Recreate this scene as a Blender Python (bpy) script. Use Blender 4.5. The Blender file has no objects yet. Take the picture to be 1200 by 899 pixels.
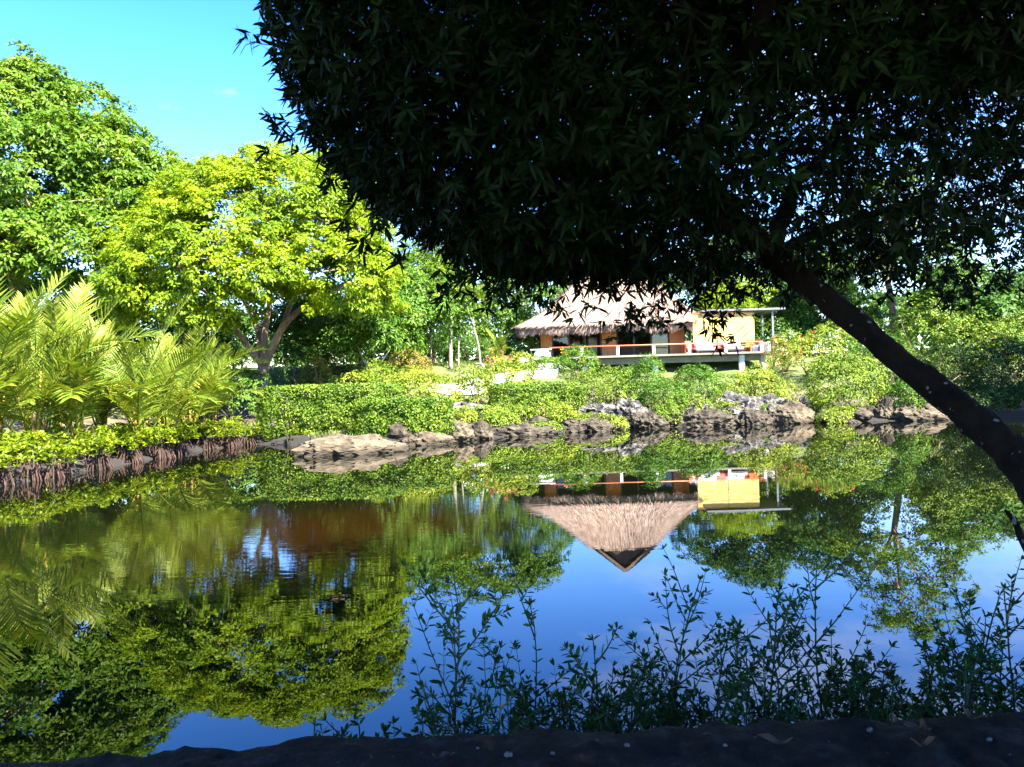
import bpy, bmesh, math, random
import numpy as np
from mathutils import Vector, Matrix, noise

S = bpy.context.scene
COL = S.collection
PI = math.pi
rng = np.random.default_rng(7)
random.seed(7)

# ------------------------------------------------------------------ camera
F, H, ROLL = 933.33, 2.55, math.radians(1.7)
CR, SR = math.cos(ROLL), math.sin(ROLL)
cam = bpy.data.cameras.new('camera')
cam.lens, cam.sensor_width, cam.clip_end, cam.clip_start = 28, 36, 2000, 0.05
cam_o = bpy.data.objects.new('camera', cam)
COL.objects.link(cam_o)
cam_o.matrix_world = Matrix(((CR, SR, 0, 0), (0, 0, -1, 0), (-SR, CR, 0, H), (0, 0, 0, 1)))
S.camera = cam_o

# ------------------------------------------------------------------ light
SUN_EL, SUN_ROT = math.radians(50), math.radians(133)      # behind the viewer, to the right
w = bpy.data.worlds.new('World')
S.world = w
w.use_nodes = True
nt = w.node_tree
nt.nodes.clear()
sky = nt.nodes.new('ShaderNodeTexSky')
sky.sky_type = 'NISHITA'
sky.sun_disc = False
sky.sun_elevation, sky.sun_rotation = SUN_EL, SUN_ROT
sky.air_density, sky.dust_density, sky.ozone_density = 1.0, 0.2, 2.0
hs = nt.nodes.new('ShaderNodeHueSaturation')
hs.inputs['Saturation'].default_value = 1.42
hs.inputs['Hue'].default_value = 0.519
nt.links.new(sky.outputs[0], hs.inputs['Color'])
# a few thin clouds
tc = nt.nodes.new('ShaderNodeTexCoord')
mp = nt.nodes.new('ShaderNodeMapping')
mp.inputs['Scale'].default_value = (1.6, 1.6, 5.0)
mp.inputs['Location'].default_value = (0.35, 0.1, 0.2)
nt.links.new(tc.outputs['Generated'], mp.inputs[0])
nz = nt.nodes.new('ShaderNodeTexNoise')
nz.inputs['Scale'].default_value = 1.7
nz.inputs['Detail'].default_value = 7
nz.inputs['Roughness'].default_value = 0.6
nt.links.new(mp.outputs[0], nz.inputs['Vector'])
cr = nt.nodes.new('ShaderNodeValToRGB')
cr.color_ramp.elements[0].position, cr.color_ramp.elements[1].position = 0.52, 0.82
nt.links.new(nz.outputs[0], cr.inputs[0])
mx = nt.nodes.new('ShaderNodeMix')
mx.data_type = 'RGBA'
nt.links.new(cr.outputs[0], mx.inputs[0])
nt.links.new(hs.outputs[0], mx.inputs[6])
mx.inputs[7].default_value = (2.6, 3.3, 5.0, 1)
bg = nt.nodes.new('ShaderNodeBackground')
bg.inputs[1].default_value = 0.104
nt.links.new(mx.outputs[2], bg.inputs[0])
out = nt.nodes.new('ShaderNodeOutputWorld')
nt.links.new(bg.outputs[0], out.inputs[0])

sl = bpy.data.lights.new('sun', 'SUN')
sl.energy, sl.angle, sl.color = 5.0, math.radians(0.5), (1.0, 0.95, 0.82)
sun = bpy.data.objects.new('sun', sl)
COL.objects.link(sun)
sdir = Vector((math.sin(SUN_ROT) * math.cos(SUN_EL), math.cos(SUN_ROT) * math.cos(SUN_EL), math.sin(SUN_EL)))
sun.rotation_euler = (-sdir).to_track_quat('-Z', 'Y').to_euler()
sun.location = (20, -20, 40)

S.view_settings.view_transform = 'Standard'
S.view_settings.look = 'None'
S.view_settings.exposure = 3.0
S.view_settings.gamma = 1
S.render.engine = 'CYCLES'
cy = S.cycles
cy.max_bounces, cy.diffuse_bounces, cy.glossy_bounces, cy.transmission_bounces, cy.transparent_max_bounces = 6, 2, 3, 4, 8
cy.caustics_reflective = cy.caustics_refractive = False
cy.use_denoising = True
cy.sample_clamp_indirect = 6
cy.use_adaptive_sampling = True
cy.adaptive_threshold = 0.02


# ------------------------------------------------------------------ helpers
def P(px, py, D):
    """the point D metres ahead that the photograph (1200 x 899) shows at px, py"""
    dx, dy = px - 600, py - 449.5
    u, v = dx * CR - dy * SR, dx * SR + dy * CR
    return Vector((u / F * D, D, H - v / F * D))


def mat(name):
    m = bpy.data.materials.new(name)
    m.use_nodes = True
    t = m.node_tree
    t.nodes.clear()
    o = t.nodes.new('ShaderNodeOutputMaterial')
    return m, t, o


def nd(t, kind, **kw):
    n = t.nodes.new(kind)
    for k, v in kw.items():
        if k in n.inputs.keys():
            n.inputs[k].default_value = v
        else:
            setattr(n, k, v)
    return n


def ramp(t, src, stops):
    r = t.nodes.new('ShaderNodeValToRGB')
    e = r.color_ramp.elements
    while len(e) < len(stops):
        e.new(0.5)
    for k, (p, c) in enumerate(stops):
        e[k].position = p
        e[k].color = (*c, 1)
    t.links.new(src, r.inputs[0])
    return r.outputs[0]


def leaf_mat(name, cols, trans=0.35, rough=0.45, scale=0.5, spec=0.12, tcol=None):
    """cols: dark, mid, light of the leaves themselves; each leaf gets its own, whole sprays lean one way"""
    m, t, o = mat(name)
    geo = nd(t, 'ShaderNodeNewGeometry')
    tex = nd(t, 'ShaderNodeTexCoord')
    nz = nd(t, 'ShaderNodeTexNoise', Scale=scale, Detail=2.0)
    t.links.new(tex.outputs['Object'], nz.inputs['Vector'])
    a = nd(t, 'ShaderNodeMath', operation='MULTIPLY_ADD')
    t.links.new(geo.outputs['Random Per Island'], a.inputs[0])
    a.inputs[1].default_value = 0.5
    b = nd(t, 'ShaderNodeMath', operation='MULTIPLY_ADD')
    t.links.new(nz.outputs[0], b.inputs[0])
    b.inputs[1].default_value = 1.1
    b.inputs[2].default_value = -0.3
    t.links.new(b.outputs[0], a.inputs[2])
    c = ramp(t, a.outputs[0], [(0.1, cols[0]), (0.5, cols[1]), (0.95, cols[2])])
    p = nd(t, 'ShaderNodeBsdfPrincipled', Roughness=rough)
    p.inputs['Specular IOR Level'].default_value = spec
    t.links.new(c, p.inputs['Base Color'])
    tr = nd(t, 'ShaderNodeBsdfTranslucent')
    if tcol is None:
        g = nd(t, 'ShaderNodeMix', data_type='RGBA', blend_type='MULTIPLY')
        g.inputs[0].default_value = 1
        t.links.new(c, g.inputs[6])
        g.inputs[7].default_value = (1.25, 1.2, 0.5, 1)
        t.links.new(g.outputs[2], tr.inputs[0])
    else:
        tr.inputs[0].default_value = (*tcol, 1)
    mxs = nd(t, 'ShaderNodeMixShader')
    mxs.inputs[0].default_value = trans
    t.links.new(p.outputs[0], mxs.inputs[1])
    t.links.new(tr.outputs[0], mxs.inputs[2])
    t.links.new(mxs.outputs[0], o.inputs[0])
    return m


def rough_mat(name, stops, scale=3.0, bump=0.5, dist=0.05, rough=0.9, stretch=(1, 1, 1), spots=None, detail=8, fine=None, spec=0.3, damp=None):
    """stone, bark, soil, plaster: noise colour and relief; spots = (scale, threshold, colour) for lichen"""
    m, t, o = mat(name)
    tex = nd(t, 'ShaderNodeTexCoord')
    mp = nd(t, 'ShaderNodeMapping')
    mp.inputs['Scale'].default_value = stretch
    t.links.new(tex.outputs['Object'], mp.inputs[0])
    nz = nd(t, 'ShaderNodeTexNoise', Scale=scale, Detail=float(detail), Roughness=0.65)
    t.links.new(mp.outputs[0], nz.inputs['Vector'])
    c = ramp(t, nz.outputs[0], stops)
    if spots:
        n2 = nd(t, 'ShaderNodeTexNoise', Scale=spots[0], Detail=3.0)
        t.links.new(tex.outputs['Object'], n2.inputs['Vector'])
        k = ramp(t, n2.outputs[0], [(spots[1], (0, 0, 0)), (spots[1] + 0.03, (1, 1, 1))])
        g = nd(t, 'ShaderNodeMix', data_type='RGBA')
        t.links.new(k, g.inputs[0])
        t.links.new(c, g.inputs[6])
        g.inputs[7].default_value = (*spots[2], 1)
        c = g.outputs[2]
    if damp:
        ge = nd(t, 'ShaderNodeNewGeometry')
        sx = nd(t, 'ShaderNodeSeparateXYZ')
        t.links.new(ge.outputs['Position'], sx.inputs[0])
        ad = nd(t, 'ShaderNodeMath', operation='MULTIPLY_ADD')
        t.links.new(nz.outputs[0], ad.inputs[0])
        ad.inputs[1].default_value = -0.5
        t.links.new(sx.outputs[2], ad.inputs[2])
        mr = nd(t, 'ShaderNodeMapRange')
        mr.inputs[1].default_value, mr.inputs[2].default_value = -0.14, 0.0
        t.links.new(ad.outputs[0], mr.inputs[0])
        g3 = nd(t, 'ShaderNodeMix', data_type='RGBA')
        t.links.new(mr.outputs[0], g3.inputs[0])
        g3.inputs[6].default_value = (*damp, 1)
        t.links.new(c, g3.inputs[7])
        c = g3.outputs[2]
    p = nd(t, 'ShaderNodeBsdfPrincipled', Roughness=rough)
    p.inputs['Specular IOR Level'].default_value = spec
    t.links.new(c, p.inputs['Base Color'])
    n3 = nd(t, 'ShaderNodeTexNoise', Scale=fine or scale * 4, Detail=6.0, Roughness=0.7)
    t.links.new(mp.outputs[0], n3.inputs['Vector'])
    bp = nd(t, 'ShaderNodeBump', Strength=bump, Distance=dist)
    t.links.new(n3.outputs[0], bp.inputs['Height'])
    t.links.new(bp.outputs[0], p.inputs['Normal'])
    t.links.new(p.outputs[0], o.inputs[0])
    return m


def plain(name, c, rough=0.6, metal=0.0, var=0.12, scale=6.0):
    m, t, o = mat(name)
    tex = nd(t, 'ShaderNodeTexCoord')
    nz = nd(t, 'ShaderNodeTexNoise', Scale=scale, Detail=5.0)
    t.links.new(tex.outputs['Object'], nz.inputs['Vector'])
    col = ramp(t, nz.outputs[0], [(0.3, tuple(x * (1 - var) for x in c)), (0.7, tuple(min(1, x * (1 + var)) for x in c))])
    p = nd(t, 'ShaderNodeBsdfPrincipled', Roughness=rough, Metallic=metal)
    t.links.new(col, p.inputs['Base Color'])
    t.links.new(p.outputs[0], o.inputs[0])
    return m


def island_mat(name, cols, rough=0.9, trans=0.0):
    m, t, o = mat(name)
    geo = nd(t, 'ShaderNodeNewGeometry')
    c = ramp(t, geo.outputs['Random Per Island'], [(0.0, cols[0]), (0.5, cols[1]), (1.0, cols[2])])
    p = nd(t, 'ShaderNodeBsdfPrincipled', Roughness=rough)
    p.inputs['Specular IOR Level'].default_value = 0.1
    t.links.new(c, p.inputs['Base Color'])
    t.links.new(p.outputs[0], o.inputs[0])
    return m


def tag(o, label=None, cat=None, group=None, kind=None):
    if label: o['label'] = label
    if cat: o['category'] = cat
    if group: o['group'] = group
    if kind: o['kind'] = kind
    return o


def thing(name, label, cat, loc=(0, 0, 0), group=None):
    o = bpy.data.objects.new(name, None)
    o.empty_display_size = 0.3
    COL.objects.link(o)
    o.location = loc
    return tag(o, label, cat, group)


def root_loc(o):
    v = Vector((0, 0, 0))
    while o is not None:
        v += o.location
        o = o.parent
    return v


def link(name, me, m, parent=None, smooth=False):
    o = bpy.data.objects.new(name, me)
    COL.objects.link(o)
    if m is not None:
        me.materials.append(m)
    if smooth:
        me.polygons.foreach_set('use_smooth', np.ones(len(me.polygons), dtype=bool))
    if parent is not None:
        o.parent = parent
    return o


def np_mesh(name, V, faces, m, parent=None, smooth=False):
    """V (n,3) in world space; faces a list of integer arrays (k,3) / (k,4); placed relative to its parent"""
    V = np.asarray(V, dtype=np.float32)
    if parent is not None:
        V = V - np.array(root_loc(parent), dtype=np.float32)
    me = bpy.data.meshes.new(name)
    me.vertices.add(len(V))
    me.vertices.foreach_set('co', V.ravel())
    idx = np.concatenate([f.ravel() for f in faces]).astype(np.int32)
    tot = np.concatenate([np.full(len(f), f.shape[1], dtype=np.int32) for f in faces])
    st = np.concatenate([[0], np.cumsum(tot)[:-1]]).astype(np.int32)
    me.loops.add(len(idx))
    me.loops.foreach_set('vertex_index', idx)
    me.polygons.add(len(tot))
    me.polygons.foreach_set('loop_start', st)
    me.polygons.foreach_set('loop_total', tot)
    me.update(calc_edges=True)
    return link(name, me, m, parent, smooth)


class MB:
    """boxes, tubes and polygons gathered into one mesh"""
    def __init__(s):
        s.v, s.f = [], []

    def add(s, vs, fs):
        n = len(s.v)
        s.v += [tuple(x) for x in vs]
        s.f += [tuple(i + n for i in q) for q in fs]
        return s

    def box(s, x0, x1, y0, y1, z0, z1, rz=0, rx=0):
        c = Vector(((x0 + x1) / 2, (y0 + y1) / 2, (z0 + z1) / 2))
        R = Matrix.Rotation(rz, 3, 'Z') @ Matrix.Rotation(rx, 3, 'X')
        vs = [c + R @ (Vector((x, y, z)) - c) for z in (z0, z1) for x, y in ((x0, y0), (x1, y0), (x1, y1), (x0, y1))]
        return s.add(vs, [(3, 2, 1, 0), (4, 5, 6, 7), (0, 1, 5, 4), (1, 2, 6, 5), (2, 3, 7, 6), (3, 0, 4, 7)])

    def tube(s, path, radii, n=8, cap=True):
        path = [Vector(p) for p in path]
        if not hasattr(radii, '__len__'):
            radii = [radii] * len(path)
        vs, fs = [], []
        ref = None
        for i, p in enumerate(path):
            d = (path[min(i + 1, len(path) - 1)] - path[max(i - 1, 0)]).normalized()
            if ref is None:
                ref = d.orthogonal().normalized()
            ref = (ref - d * ref.dot(d)).normalized()
            b = d.cross(ref)
            for k in range(n):
                a = 2 * PI * k / n
                vs.append(p + (ref * math.cos(a) + b * math.sin(a)) * radii[i])
        for i in range(len(path) - 1):
            for k in range(n):
                k2 = (k + 1) % n
                fs.append((i * n + k, i * n + k2, (i + 1) * n + k2, (i + 1) * n + k))
        if cap:
            fs.append(tuple(range(n - 1, -1, -1)))
            fs.append(tuple((len(path) - 1) * n + k for k in range(n)))
        return s.add(vs, fs)

    def lathe(s, c, prof, n=16):
        c = Vector(c)
        vs = [c + Vector((r * math.cos(2 * PI * k / n), r * math.sin(2 * PI * k / n), z)) for r, z in prof for k in range(n)]
        fs = [(i * n + k, i * n + (k + 1) % n, (i + 1) * n + (k + 1) % n, (i + 1) * n + k) for i in range(len(prof) - 1) for k in range(n)]
        return s.add(vs, fs)

    def build(s, name, m, parent=None, smooth=False, bevel=0):
        off = root_loc(parent) if parent is not None else Vector((0, 0, 0))
        me = bpy.data.meshes.new(name)
        me.from_pydata([tuple(Vector(v) - off) for v in s.v], [], s.f)
        me.update()
        o = link(name, me, m, parent, smooth)
        if bevel:
            b = o.modifiers.new('bevel', 'BEVEL')
            b.width, b.segments, b.limit_method = bevel, 2, 'ANGLE'
        return o


def copy_tree(o, parent=None):
    c = o.copy()
    COL.objects.link(c)
    c.parent = parent
    for ch in o.children:
        copy_tree(ch, c)
    return c


def unit(a):
    return a / np.maximum(np.linalg.norm(a, axis=-1, keepdims=True), 1e-9)


def rand_dirs(n, r=None):
    return unit((r or rng).normal(size=(n, 3)))


def spline(pts, n=24):
    """Catmull-Rom through pts"""
    p = [Vector(q) for q in pts]
    p = [p[0] * 2 - p[1]] + p + [p[-1] * 2 - p[-2]]
    res = []
    segs = len(p) - 3
    for k in range(n):
        s = k / (n - 1) * segs
        i = min(int(s), segs - 1)
        t = s - i
        a, b, c, d = p[i:i + 4]
        res.append(0.5 * (2 * b + (c - a) * t + (2 * a - 5 * b + 4 * c - d) * t * t + (3 * b - a - 3 * c + d) * t ** 3))
    return res


def leaves(base, axis, normal, L, W, fold=0.15, droop=0.0, shape='quad'):
    """one leaf per row; returns vertices and faces of separate leaves"""
    axis = unit(axis)
    side = unit(np.cross(axis, normal))
    nrm = np.cross(side, axis)
    L, W = np.asarray(L)[:, None], np.asarray(W)[:, None]
    dz = np.zeros_like(axis)
    dz[:, 2] = -1
    n = len(base)
    if shape == 'quad':
        mid = base + axis * L * 0.45 + dz * L * droop * 0.25
        V = np.stack([base, mid + side * W * 0.5 + nrm * W * fold, base + axis * L + dz * L * droop, mid - side * W * 0.5 + nrm * W * fold], 1)
        Fq = np.arange(n)[:, None] * 4 + np.array([0, 1, 2, 3])
        Ft = np.concatenate([Fq[:, [0, 1, 2]], Fq[:, [0, 2, 3]]])
        return V.reshape(-1, 3), [Ft]
    a = base + axis * L * 0.35 + dz * L * droop * 0.12
    b = base + axis * L * 0.72 + dz * L * droop * 0.5
    V = np.stack([base, a + side * W * 0.5 + nrm * W * fold, b + side * W * 0.42 + nrm * W * fold, base + axis * L + dz * L * droop,
                  b - side * W * 0.42 + nrm * W * fold, a - side * W * 0.5 + nrm * W * fold], 1)
    I = np.arange(n)[:, None] * 6
    return V.reshape(-1, 3), [np.concatenate([I + np.array([0, 1, 2, 3]), I + np.array([3, 4, 5, 0])])]


def merge(parts):
    Vs, Fs, n = [], {}, 0
    for V, fl in parts:
        Vs.append(V)
        for f in fl:
            Fs.setdefault(f.shape[1], []).append(f + n)
        n += len(V)
    return np.concatenate(Vs), [np.concatenate(x) for x in Fs.values()]


def lobe_points(lobes, n, r, shell=0.72, low=-0.55):
    """points in the outer part of a union of ellipsoids, with outward directions"""
    C = np.array([l[0] for l in lobes], dtype=float)
    R = np.array([l[1] for l in lobes], dtype=float)
    wgt = np.prod(R, axis=1) ** (2 / 3)
    outP, outD, tot = [], [], 0
    while tot < n:
        k = r.choice(len(lobes), size=n, p=wgt / wgt.sum())
        d = rand_dirs(n, r)
        d = d[(d[:, 2] > low)]
        k = k[:len(d)]
        q = shell + (1 - shell) * r.random(len(d)) ** 0.6
        p = C[k] + d * R[k] * q[:, None]
        keep = np.ones(len(d), bool)
        for j in range(len(lobes)):
            e = np.linalg.norm((p - C[j]) / R[j], axis=1)
            keep &= (e > 0.7) | (k == j)
        outP.append(p[keep]); outD.append(unit(d[keep] / R[k[keep]])); tot += keep.sum()
    return np.concatenate(outP)[:n], np.concatenate(outD)[:n]


def clump_leaves(cp, cd, per, crad, L, Wd, r, flat=0.6, up=0.5, droop=0.25, jitter=0.35):
    """leaf sprays round the clump centres cp that face cd"""
    n = len(cp)
    rad = crad * (0.6 + 0.8 * r.random(n))
    k = np.repeat(np.arange(n), per)
    d = rand_dirs(len(k), r)
    o = unit(cd[k] + np.array([0, 0, up]))
    dn = (d * o).sum(1)
    d = d + o * (np.abs(dn) - dn)[:, None] * 0.85          # mostly the outer half
    off = d * (r.random(len(k)) ** 0.45 * rad[k])[:, None]
    off[:, 2] *= flat
    base = cp[k] + off
    nrm = unit(d * 0.7 + o * 0.8 + rand_dirs(len(k), r) * jitter)
    ax = np.cross(nrm, rand_dirs(len(k), r)) + d * 0.5
    s = 0.7 + 0.6 * r.random(len(k))
    return leaves(base, ax, nrm, L * s, Wd * s, droop=droop)


# ------------------------------------------------------------------ materials
M = {}
M['yellow_leaf'] = leaf_mat('lime_leaf', [(0.06, 0.125, 0.005), (0.155, 0.235, 0.007), (0.30, 0.355, 0.010)], trans=0.4, scale=0.35, spec=0.15)
M['green_leaf'] = leaf_mat('mid_green_leaf', [(0.03, 0.08, 0.005), (0.08, 0.155, 0.010), (0.17, 0.235, 0.022)], trans=0.38, scale=0.4, spec=0.15)
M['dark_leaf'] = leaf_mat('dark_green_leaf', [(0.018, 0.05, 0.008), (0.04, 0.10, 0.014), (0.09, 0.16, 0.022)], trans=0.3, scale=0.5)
M['fresh_leaf'] = leaf_mat('fresh_green_leaf', [(0.03, 0.08, 0.008), (0.065, 0.14, 0.013), (0.14, 0.21, 0.024)], trans=0.25, scale=0.5)
M['hedge_leaf'] = leaf_mat('hedge_leaf', [(0.03, 0.065, 0.005), (0.085, 0.14, 0.009), (0.21, 0.255, 0.022)], trans=0.08, scale=0.9)
M['trimmed_leaf'] = leaf_mat('trimmed_hedge_leaf', [(0.025, 0.06, 0.005), (0.07, 0.125, 0.009), (0.17, 0.225, 0.02)], trans=0.06, scale=0.9)
M['pale_leaf'] = leaf_mat('pale_shrub_leaf', [(0.04, 0.085, 0.007), (0.145, 0.20, 0.015), (0.34, 0.36, 0.045)], trans=0.22, scale=0.9)
M['seedling_leaf'] = leaf_mat('seedling_leaf', [(0.05, 0.10, 0.006), (0.14, 0.20, 0.010), (0.29, 0.31, 0.018)], trans=0.35, scale=0.7, spec=0.3, rough=0.4)
M['frond'] = leaf_mat('palm_frond', [(0.045, 0.09, 0.007), (0.13, 0.18, 0.014), (0.30, 0.30, 0.035)], trans=0.24, scale=0.6, spec=0.2, rough=0.5)
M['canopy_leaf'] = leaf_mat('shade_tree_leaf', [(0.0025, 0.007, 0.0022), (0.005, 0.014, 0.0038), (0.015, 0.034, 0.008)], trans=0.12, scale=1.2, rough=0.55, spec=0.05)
M['shrub_leaf'] = leaf_mat('waterside_shrub_leaf', [(0.018, 0.052, 0.009), (0.032, 0.085, 0.014), (0.065, 0.125, 0.024)], trans=0.3, scale=2.5, rough=0.5, spec=0.15)
M['mangrove_leaf'] = leaf_mat('shaded_mangrove_leaf', [(0.007, 0.018, 0.002), (0.016, 0.038, 0.004), (0.05, 0.08, 0.009)], trans=0.25, scale=0.5, spec=0.1)  # shade over the waterside mangroves is put into this darker leaf colour
M['red_leaf'] = leaf_mat('reddish_leaf', [(0.08, 0.11, 0.02), (0.18, 0.17, 0.03), (0.30, 0.14, 0.04)], trans=0.35, scale=0.8)
M['straw_grass'] = leaf_mat('dry_grass', [(0.03, 0.055, 0.008), (0.075, 0.105, 0.015), (0.19, 0.19, 0.05)], trans=0.15, scale=0.3)
M['pink_petal'] = plain('pink_petal', (0.75, 0.07, 0.16), 0.6)
M['red_petal'] = plain('red_petal', (0.65, 0.05, 0.03), 0.6)
M['white_petal'] = plain('white_petal', (0.8, 0.8, 0.74), 0.6)
M['orange_petal'] = plain('orange_petal', (0.8, 0.30, 0.02), 0.6)
M['bark'] = rough_mat('grey_brown_bark', [(0.3, (0.10, 0.065, 0.045)), (0.55, (0.22, 0.15, 0.11)), (0.75, (0.36, 0.28, 0.22))], 2.5, 0.9, 0.06, stretch=(1, 1, 0.35))
M['pale_bark'] = rough_mat('pale_bark', [(0.3, (0.25, 0.21, 0.16)), (0.7, (0.5, 0.45, 0.37))], 3, 0.6, 0.03, stretch=(1, 1, 0.5))
M['palm_bark'] = rough_mat('ringed_palm_bark', [(0.3, (0.13, 0.11, 0.075)), (0.7, (0.30, 0.26, 0.19))], 3, 0.7, 0.03, stretch=(0.6, 0.6, 3))
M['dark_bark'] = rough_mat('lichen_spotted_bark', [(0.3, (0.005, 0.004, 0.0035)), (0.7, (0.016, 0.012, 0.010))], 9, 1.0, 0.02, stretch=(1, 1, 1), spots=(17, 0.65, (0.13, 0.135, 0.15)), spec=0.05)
M['twig'] = plain('green_twig', (0.035, 0.05, 0.018), 0.8)
M['root'] = rough_mat('reddish_root', [(0.3, (0.014, 0.007, 0.005)), (0.55, (0.05, 0.026, 0.018)), (0.8, (0.14, 0.085, 0.06))], 6, 0.5, 0.02)
M['cane'] = rough_mat('orange_cane', [(0.3, (0.20, 0.09, 0.02)), (0.6, (0.36, 0.18, 0.03)), (0.8, (0.30, 0.27, 0.05))], 2, 0.3, 0.02)
M['rock'] = rough_mat('brown_coral_rock', [(0.38, (0.008, 0.006, 0.004)), (0.49, (0.045, 0.034, 0.021)), (0.62, (0.08, 0.065, 0.043)), (0.8, (0.16, 0.135, 0.096))], 2.2, 1.0, 0.12, fine=5)
M['grey_rock'] = rough_mat('grey_coral_rock', [(0.37, (0.010, 0.0095, 0.009)), (0.49, (0.06, 0.054, 0.046)), (0.6, (0.17, 0.152, 0.13)), (0.8, (0.34, 0.31, 0.27))], 2.2, 1.0, 0.10, fine=6, damp=(0.022, 0.018, 0.011))
M['sand_rock'] = rough_mat('sandy_rock', [(0.34, (0.022, 0.016, 0.010)), (0.48, (0.07, 0.053, 0.031)), (0.62, (0.13, 0.10, 0.062)), (0.8, (0.19, 0.15, 0.098))], 1.6, 1.0, 0.08, fine=6, damp=(0.035, 0.027, 0.016))
M['wall_stone'] = rough_mat('dark_mossy_stone', [(0.3, (0.008, 0.007, 0.006)), (0.55, (0.034, 0.028, 0.023)), (0.75, (0.10, 0.088, 0.076))], 14, 1.0, 0.05, spots=(55, 0.70, (0.12, 0.125, 0.13)), fine=45, spec=0.05)
M['white'] = plain('white_paint', (0.8, 0.79, 0.76), 0.5, var=0.04)
M['concrete'] = rough_mat('deck_concrete', [(0.3, (0.13, 0.12, 0.098)), (0.7, (0.22, 0.205, 0.17))], 2, 0.2, 0.01)
M['pale_stone'] = rough_mat('pale_path_stone', [(0.3, (0.52, 0.49, 0.43)), (0.7, (0.72, 0.69, 0.62))], 2, 0.5, 0.03)
M['dark_wood'] = rough_mat('dark_interior_wood', [(0.3, (0.035, 0.016, 0.010)), (0.7, (0.075, 0.035, 0.02))], 3, 0.2, 0.01, rough=0.5, stretch=(4, 4, 0.4))
M['wood'] = rough_mat('orange_wood_cladding', [(0.3, (0.32, 0.11, 0.035)), (0.55, (0.48, 0.19, 0.065)), (0.75, (0.58, 0.27, 0.11))], 3, 0.3, 0.01, rough=0.6, stretch=(6, 6, 0.3))
M['rail'] = plain('orange_rail_paint', (0.62, 0.16, 0.07), 0.5)
M['steel'] = plain('grey_steel', (0.16, 0.17, 0.18), 0.45, 0.3)
M['dark_steel'] = plain('dark_roof_sheet', (0.07, 0.07, 0.075), 0.5)
M['red'] = plain('red_paint', (0.66, 0.06, 0.035), 0.45)
M['orange'] = plain('orange_paint', (0.75, 0.20, 0.05), 0.45)
M['cushion_grey'] = plain('grey_cushion', (0.40, 0.39, 0.42), 0.9)
M['charcoal'] = plain('charcoal_frame', (0.05, 0.05, 0.055), 0.6)
M['fridge'] = plain('pale_green_enamel', (0.42, 0.47, 0.40), 0.35, var=0.03)
M['skin'] = plain('skin', (0.28, 0.15, 0.09), 0.6)
M['shirt'] = plain('white_shirt_cloth', (0.75, 0.77, 0.8), 0.9)
M['trousers'] = plain('dark_trousers_cloth', (0.03, 0.035, 0.05), 0.9)
M['hair'] = plain('black_hair', (0.012, 0.010, 0.010), 0.6)
M['straw'] = island_mat('thatch_straw', [(0.13, 0.085, 0.063), (0.225, 0.158, 0.122), (0.34, 0.255, 0.205)])
M['thatch_base'] = rough_mat('thatch_bed', [(0.3, (0.11, 0.075, 0.058)), (0.7, (0.22, 0.16, 0.125))], 6, 0.6, 0.03)
M['dry_leaf'] = plain('dry_leaf', (0.06, 0.03, 0.013), 0.9, var=0.6, scale=20)
M['pebble'] = plain('pale_pebble', (0.05, 0.053, 0.056), 0.8)


def bamboo():
    m, t, o = mat('bamboo_blind')
    tex = nd(t, 'ShaderNodeTexCoord')
    wv = nd(t, 'ShaderNodeTexWave', wave_type='BANDS', bands_direction='Z', Scale=9.0, Distortion=0.4)
    t.links.new(tex.outputs['Object'], wv.inputs['Vector'])
    nz = nd(t, 'ShaderNodeTexNoise', Scale=1.4, Detail=6.0)
    t.links.new(tex.outputs['Object'], nz.inputs['Vector'])
    a = nd(t, 'ShaderNodeMath', operation='MULTIPLY_ADD')
    t.links.new(wv.outputs[0], a.inputs[0])
    a.inputs[1].default_value = 0.35
    t.links.new(nz.outputs[0], a.inputs[2])
    c = ramp(t, a.outputs[0], [(0.25, (0.46, 0.31, 0.075)), (0.9, (0.60, 0.42, 0.11))])
    p = nd(t, 'ShaderNodeBsdfPrincipled', Roughness=0.7)
    t.links.new(c, p.inputs['Base Color'])
    b = nd(t, 'ShaderNodeBump', Strength=0.5, Distance=0.02)
    t.links.new(wv.outputs[0], b.inputs['Height'])
    t.links.new(b.outputs[0], p.inputs['Normal'])
    t.links.new(p.outputs[0], o.inputs[0])
    return m


def glass():
    m, t, o = mat('window_glass')
    tr = nd(t, 'ShaderNodeBsdfTransparent')
    tr.inputs[0].default_value = (0.80, 0.86, 0.86, 1)
    gl = nd(t, 'ShaderNodeBsdfGlossy', Roughness=0.02)
    fr = nd(t, 'ShaderNodeFresnel', IOR=1.45)
    mxs = nd(t, 'ShaderNodeMixShader')
    t.links.new(fr.outputs[0], mxs.inputs[0])
    t.links.new(tr.outputs[0], mxs.inputs[1])
    t.links.new(gl.outputs[0], mxs.inputs[2])
    t.links.new(mxs.outputs[0], o.inputs[0])
    return m


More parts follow.
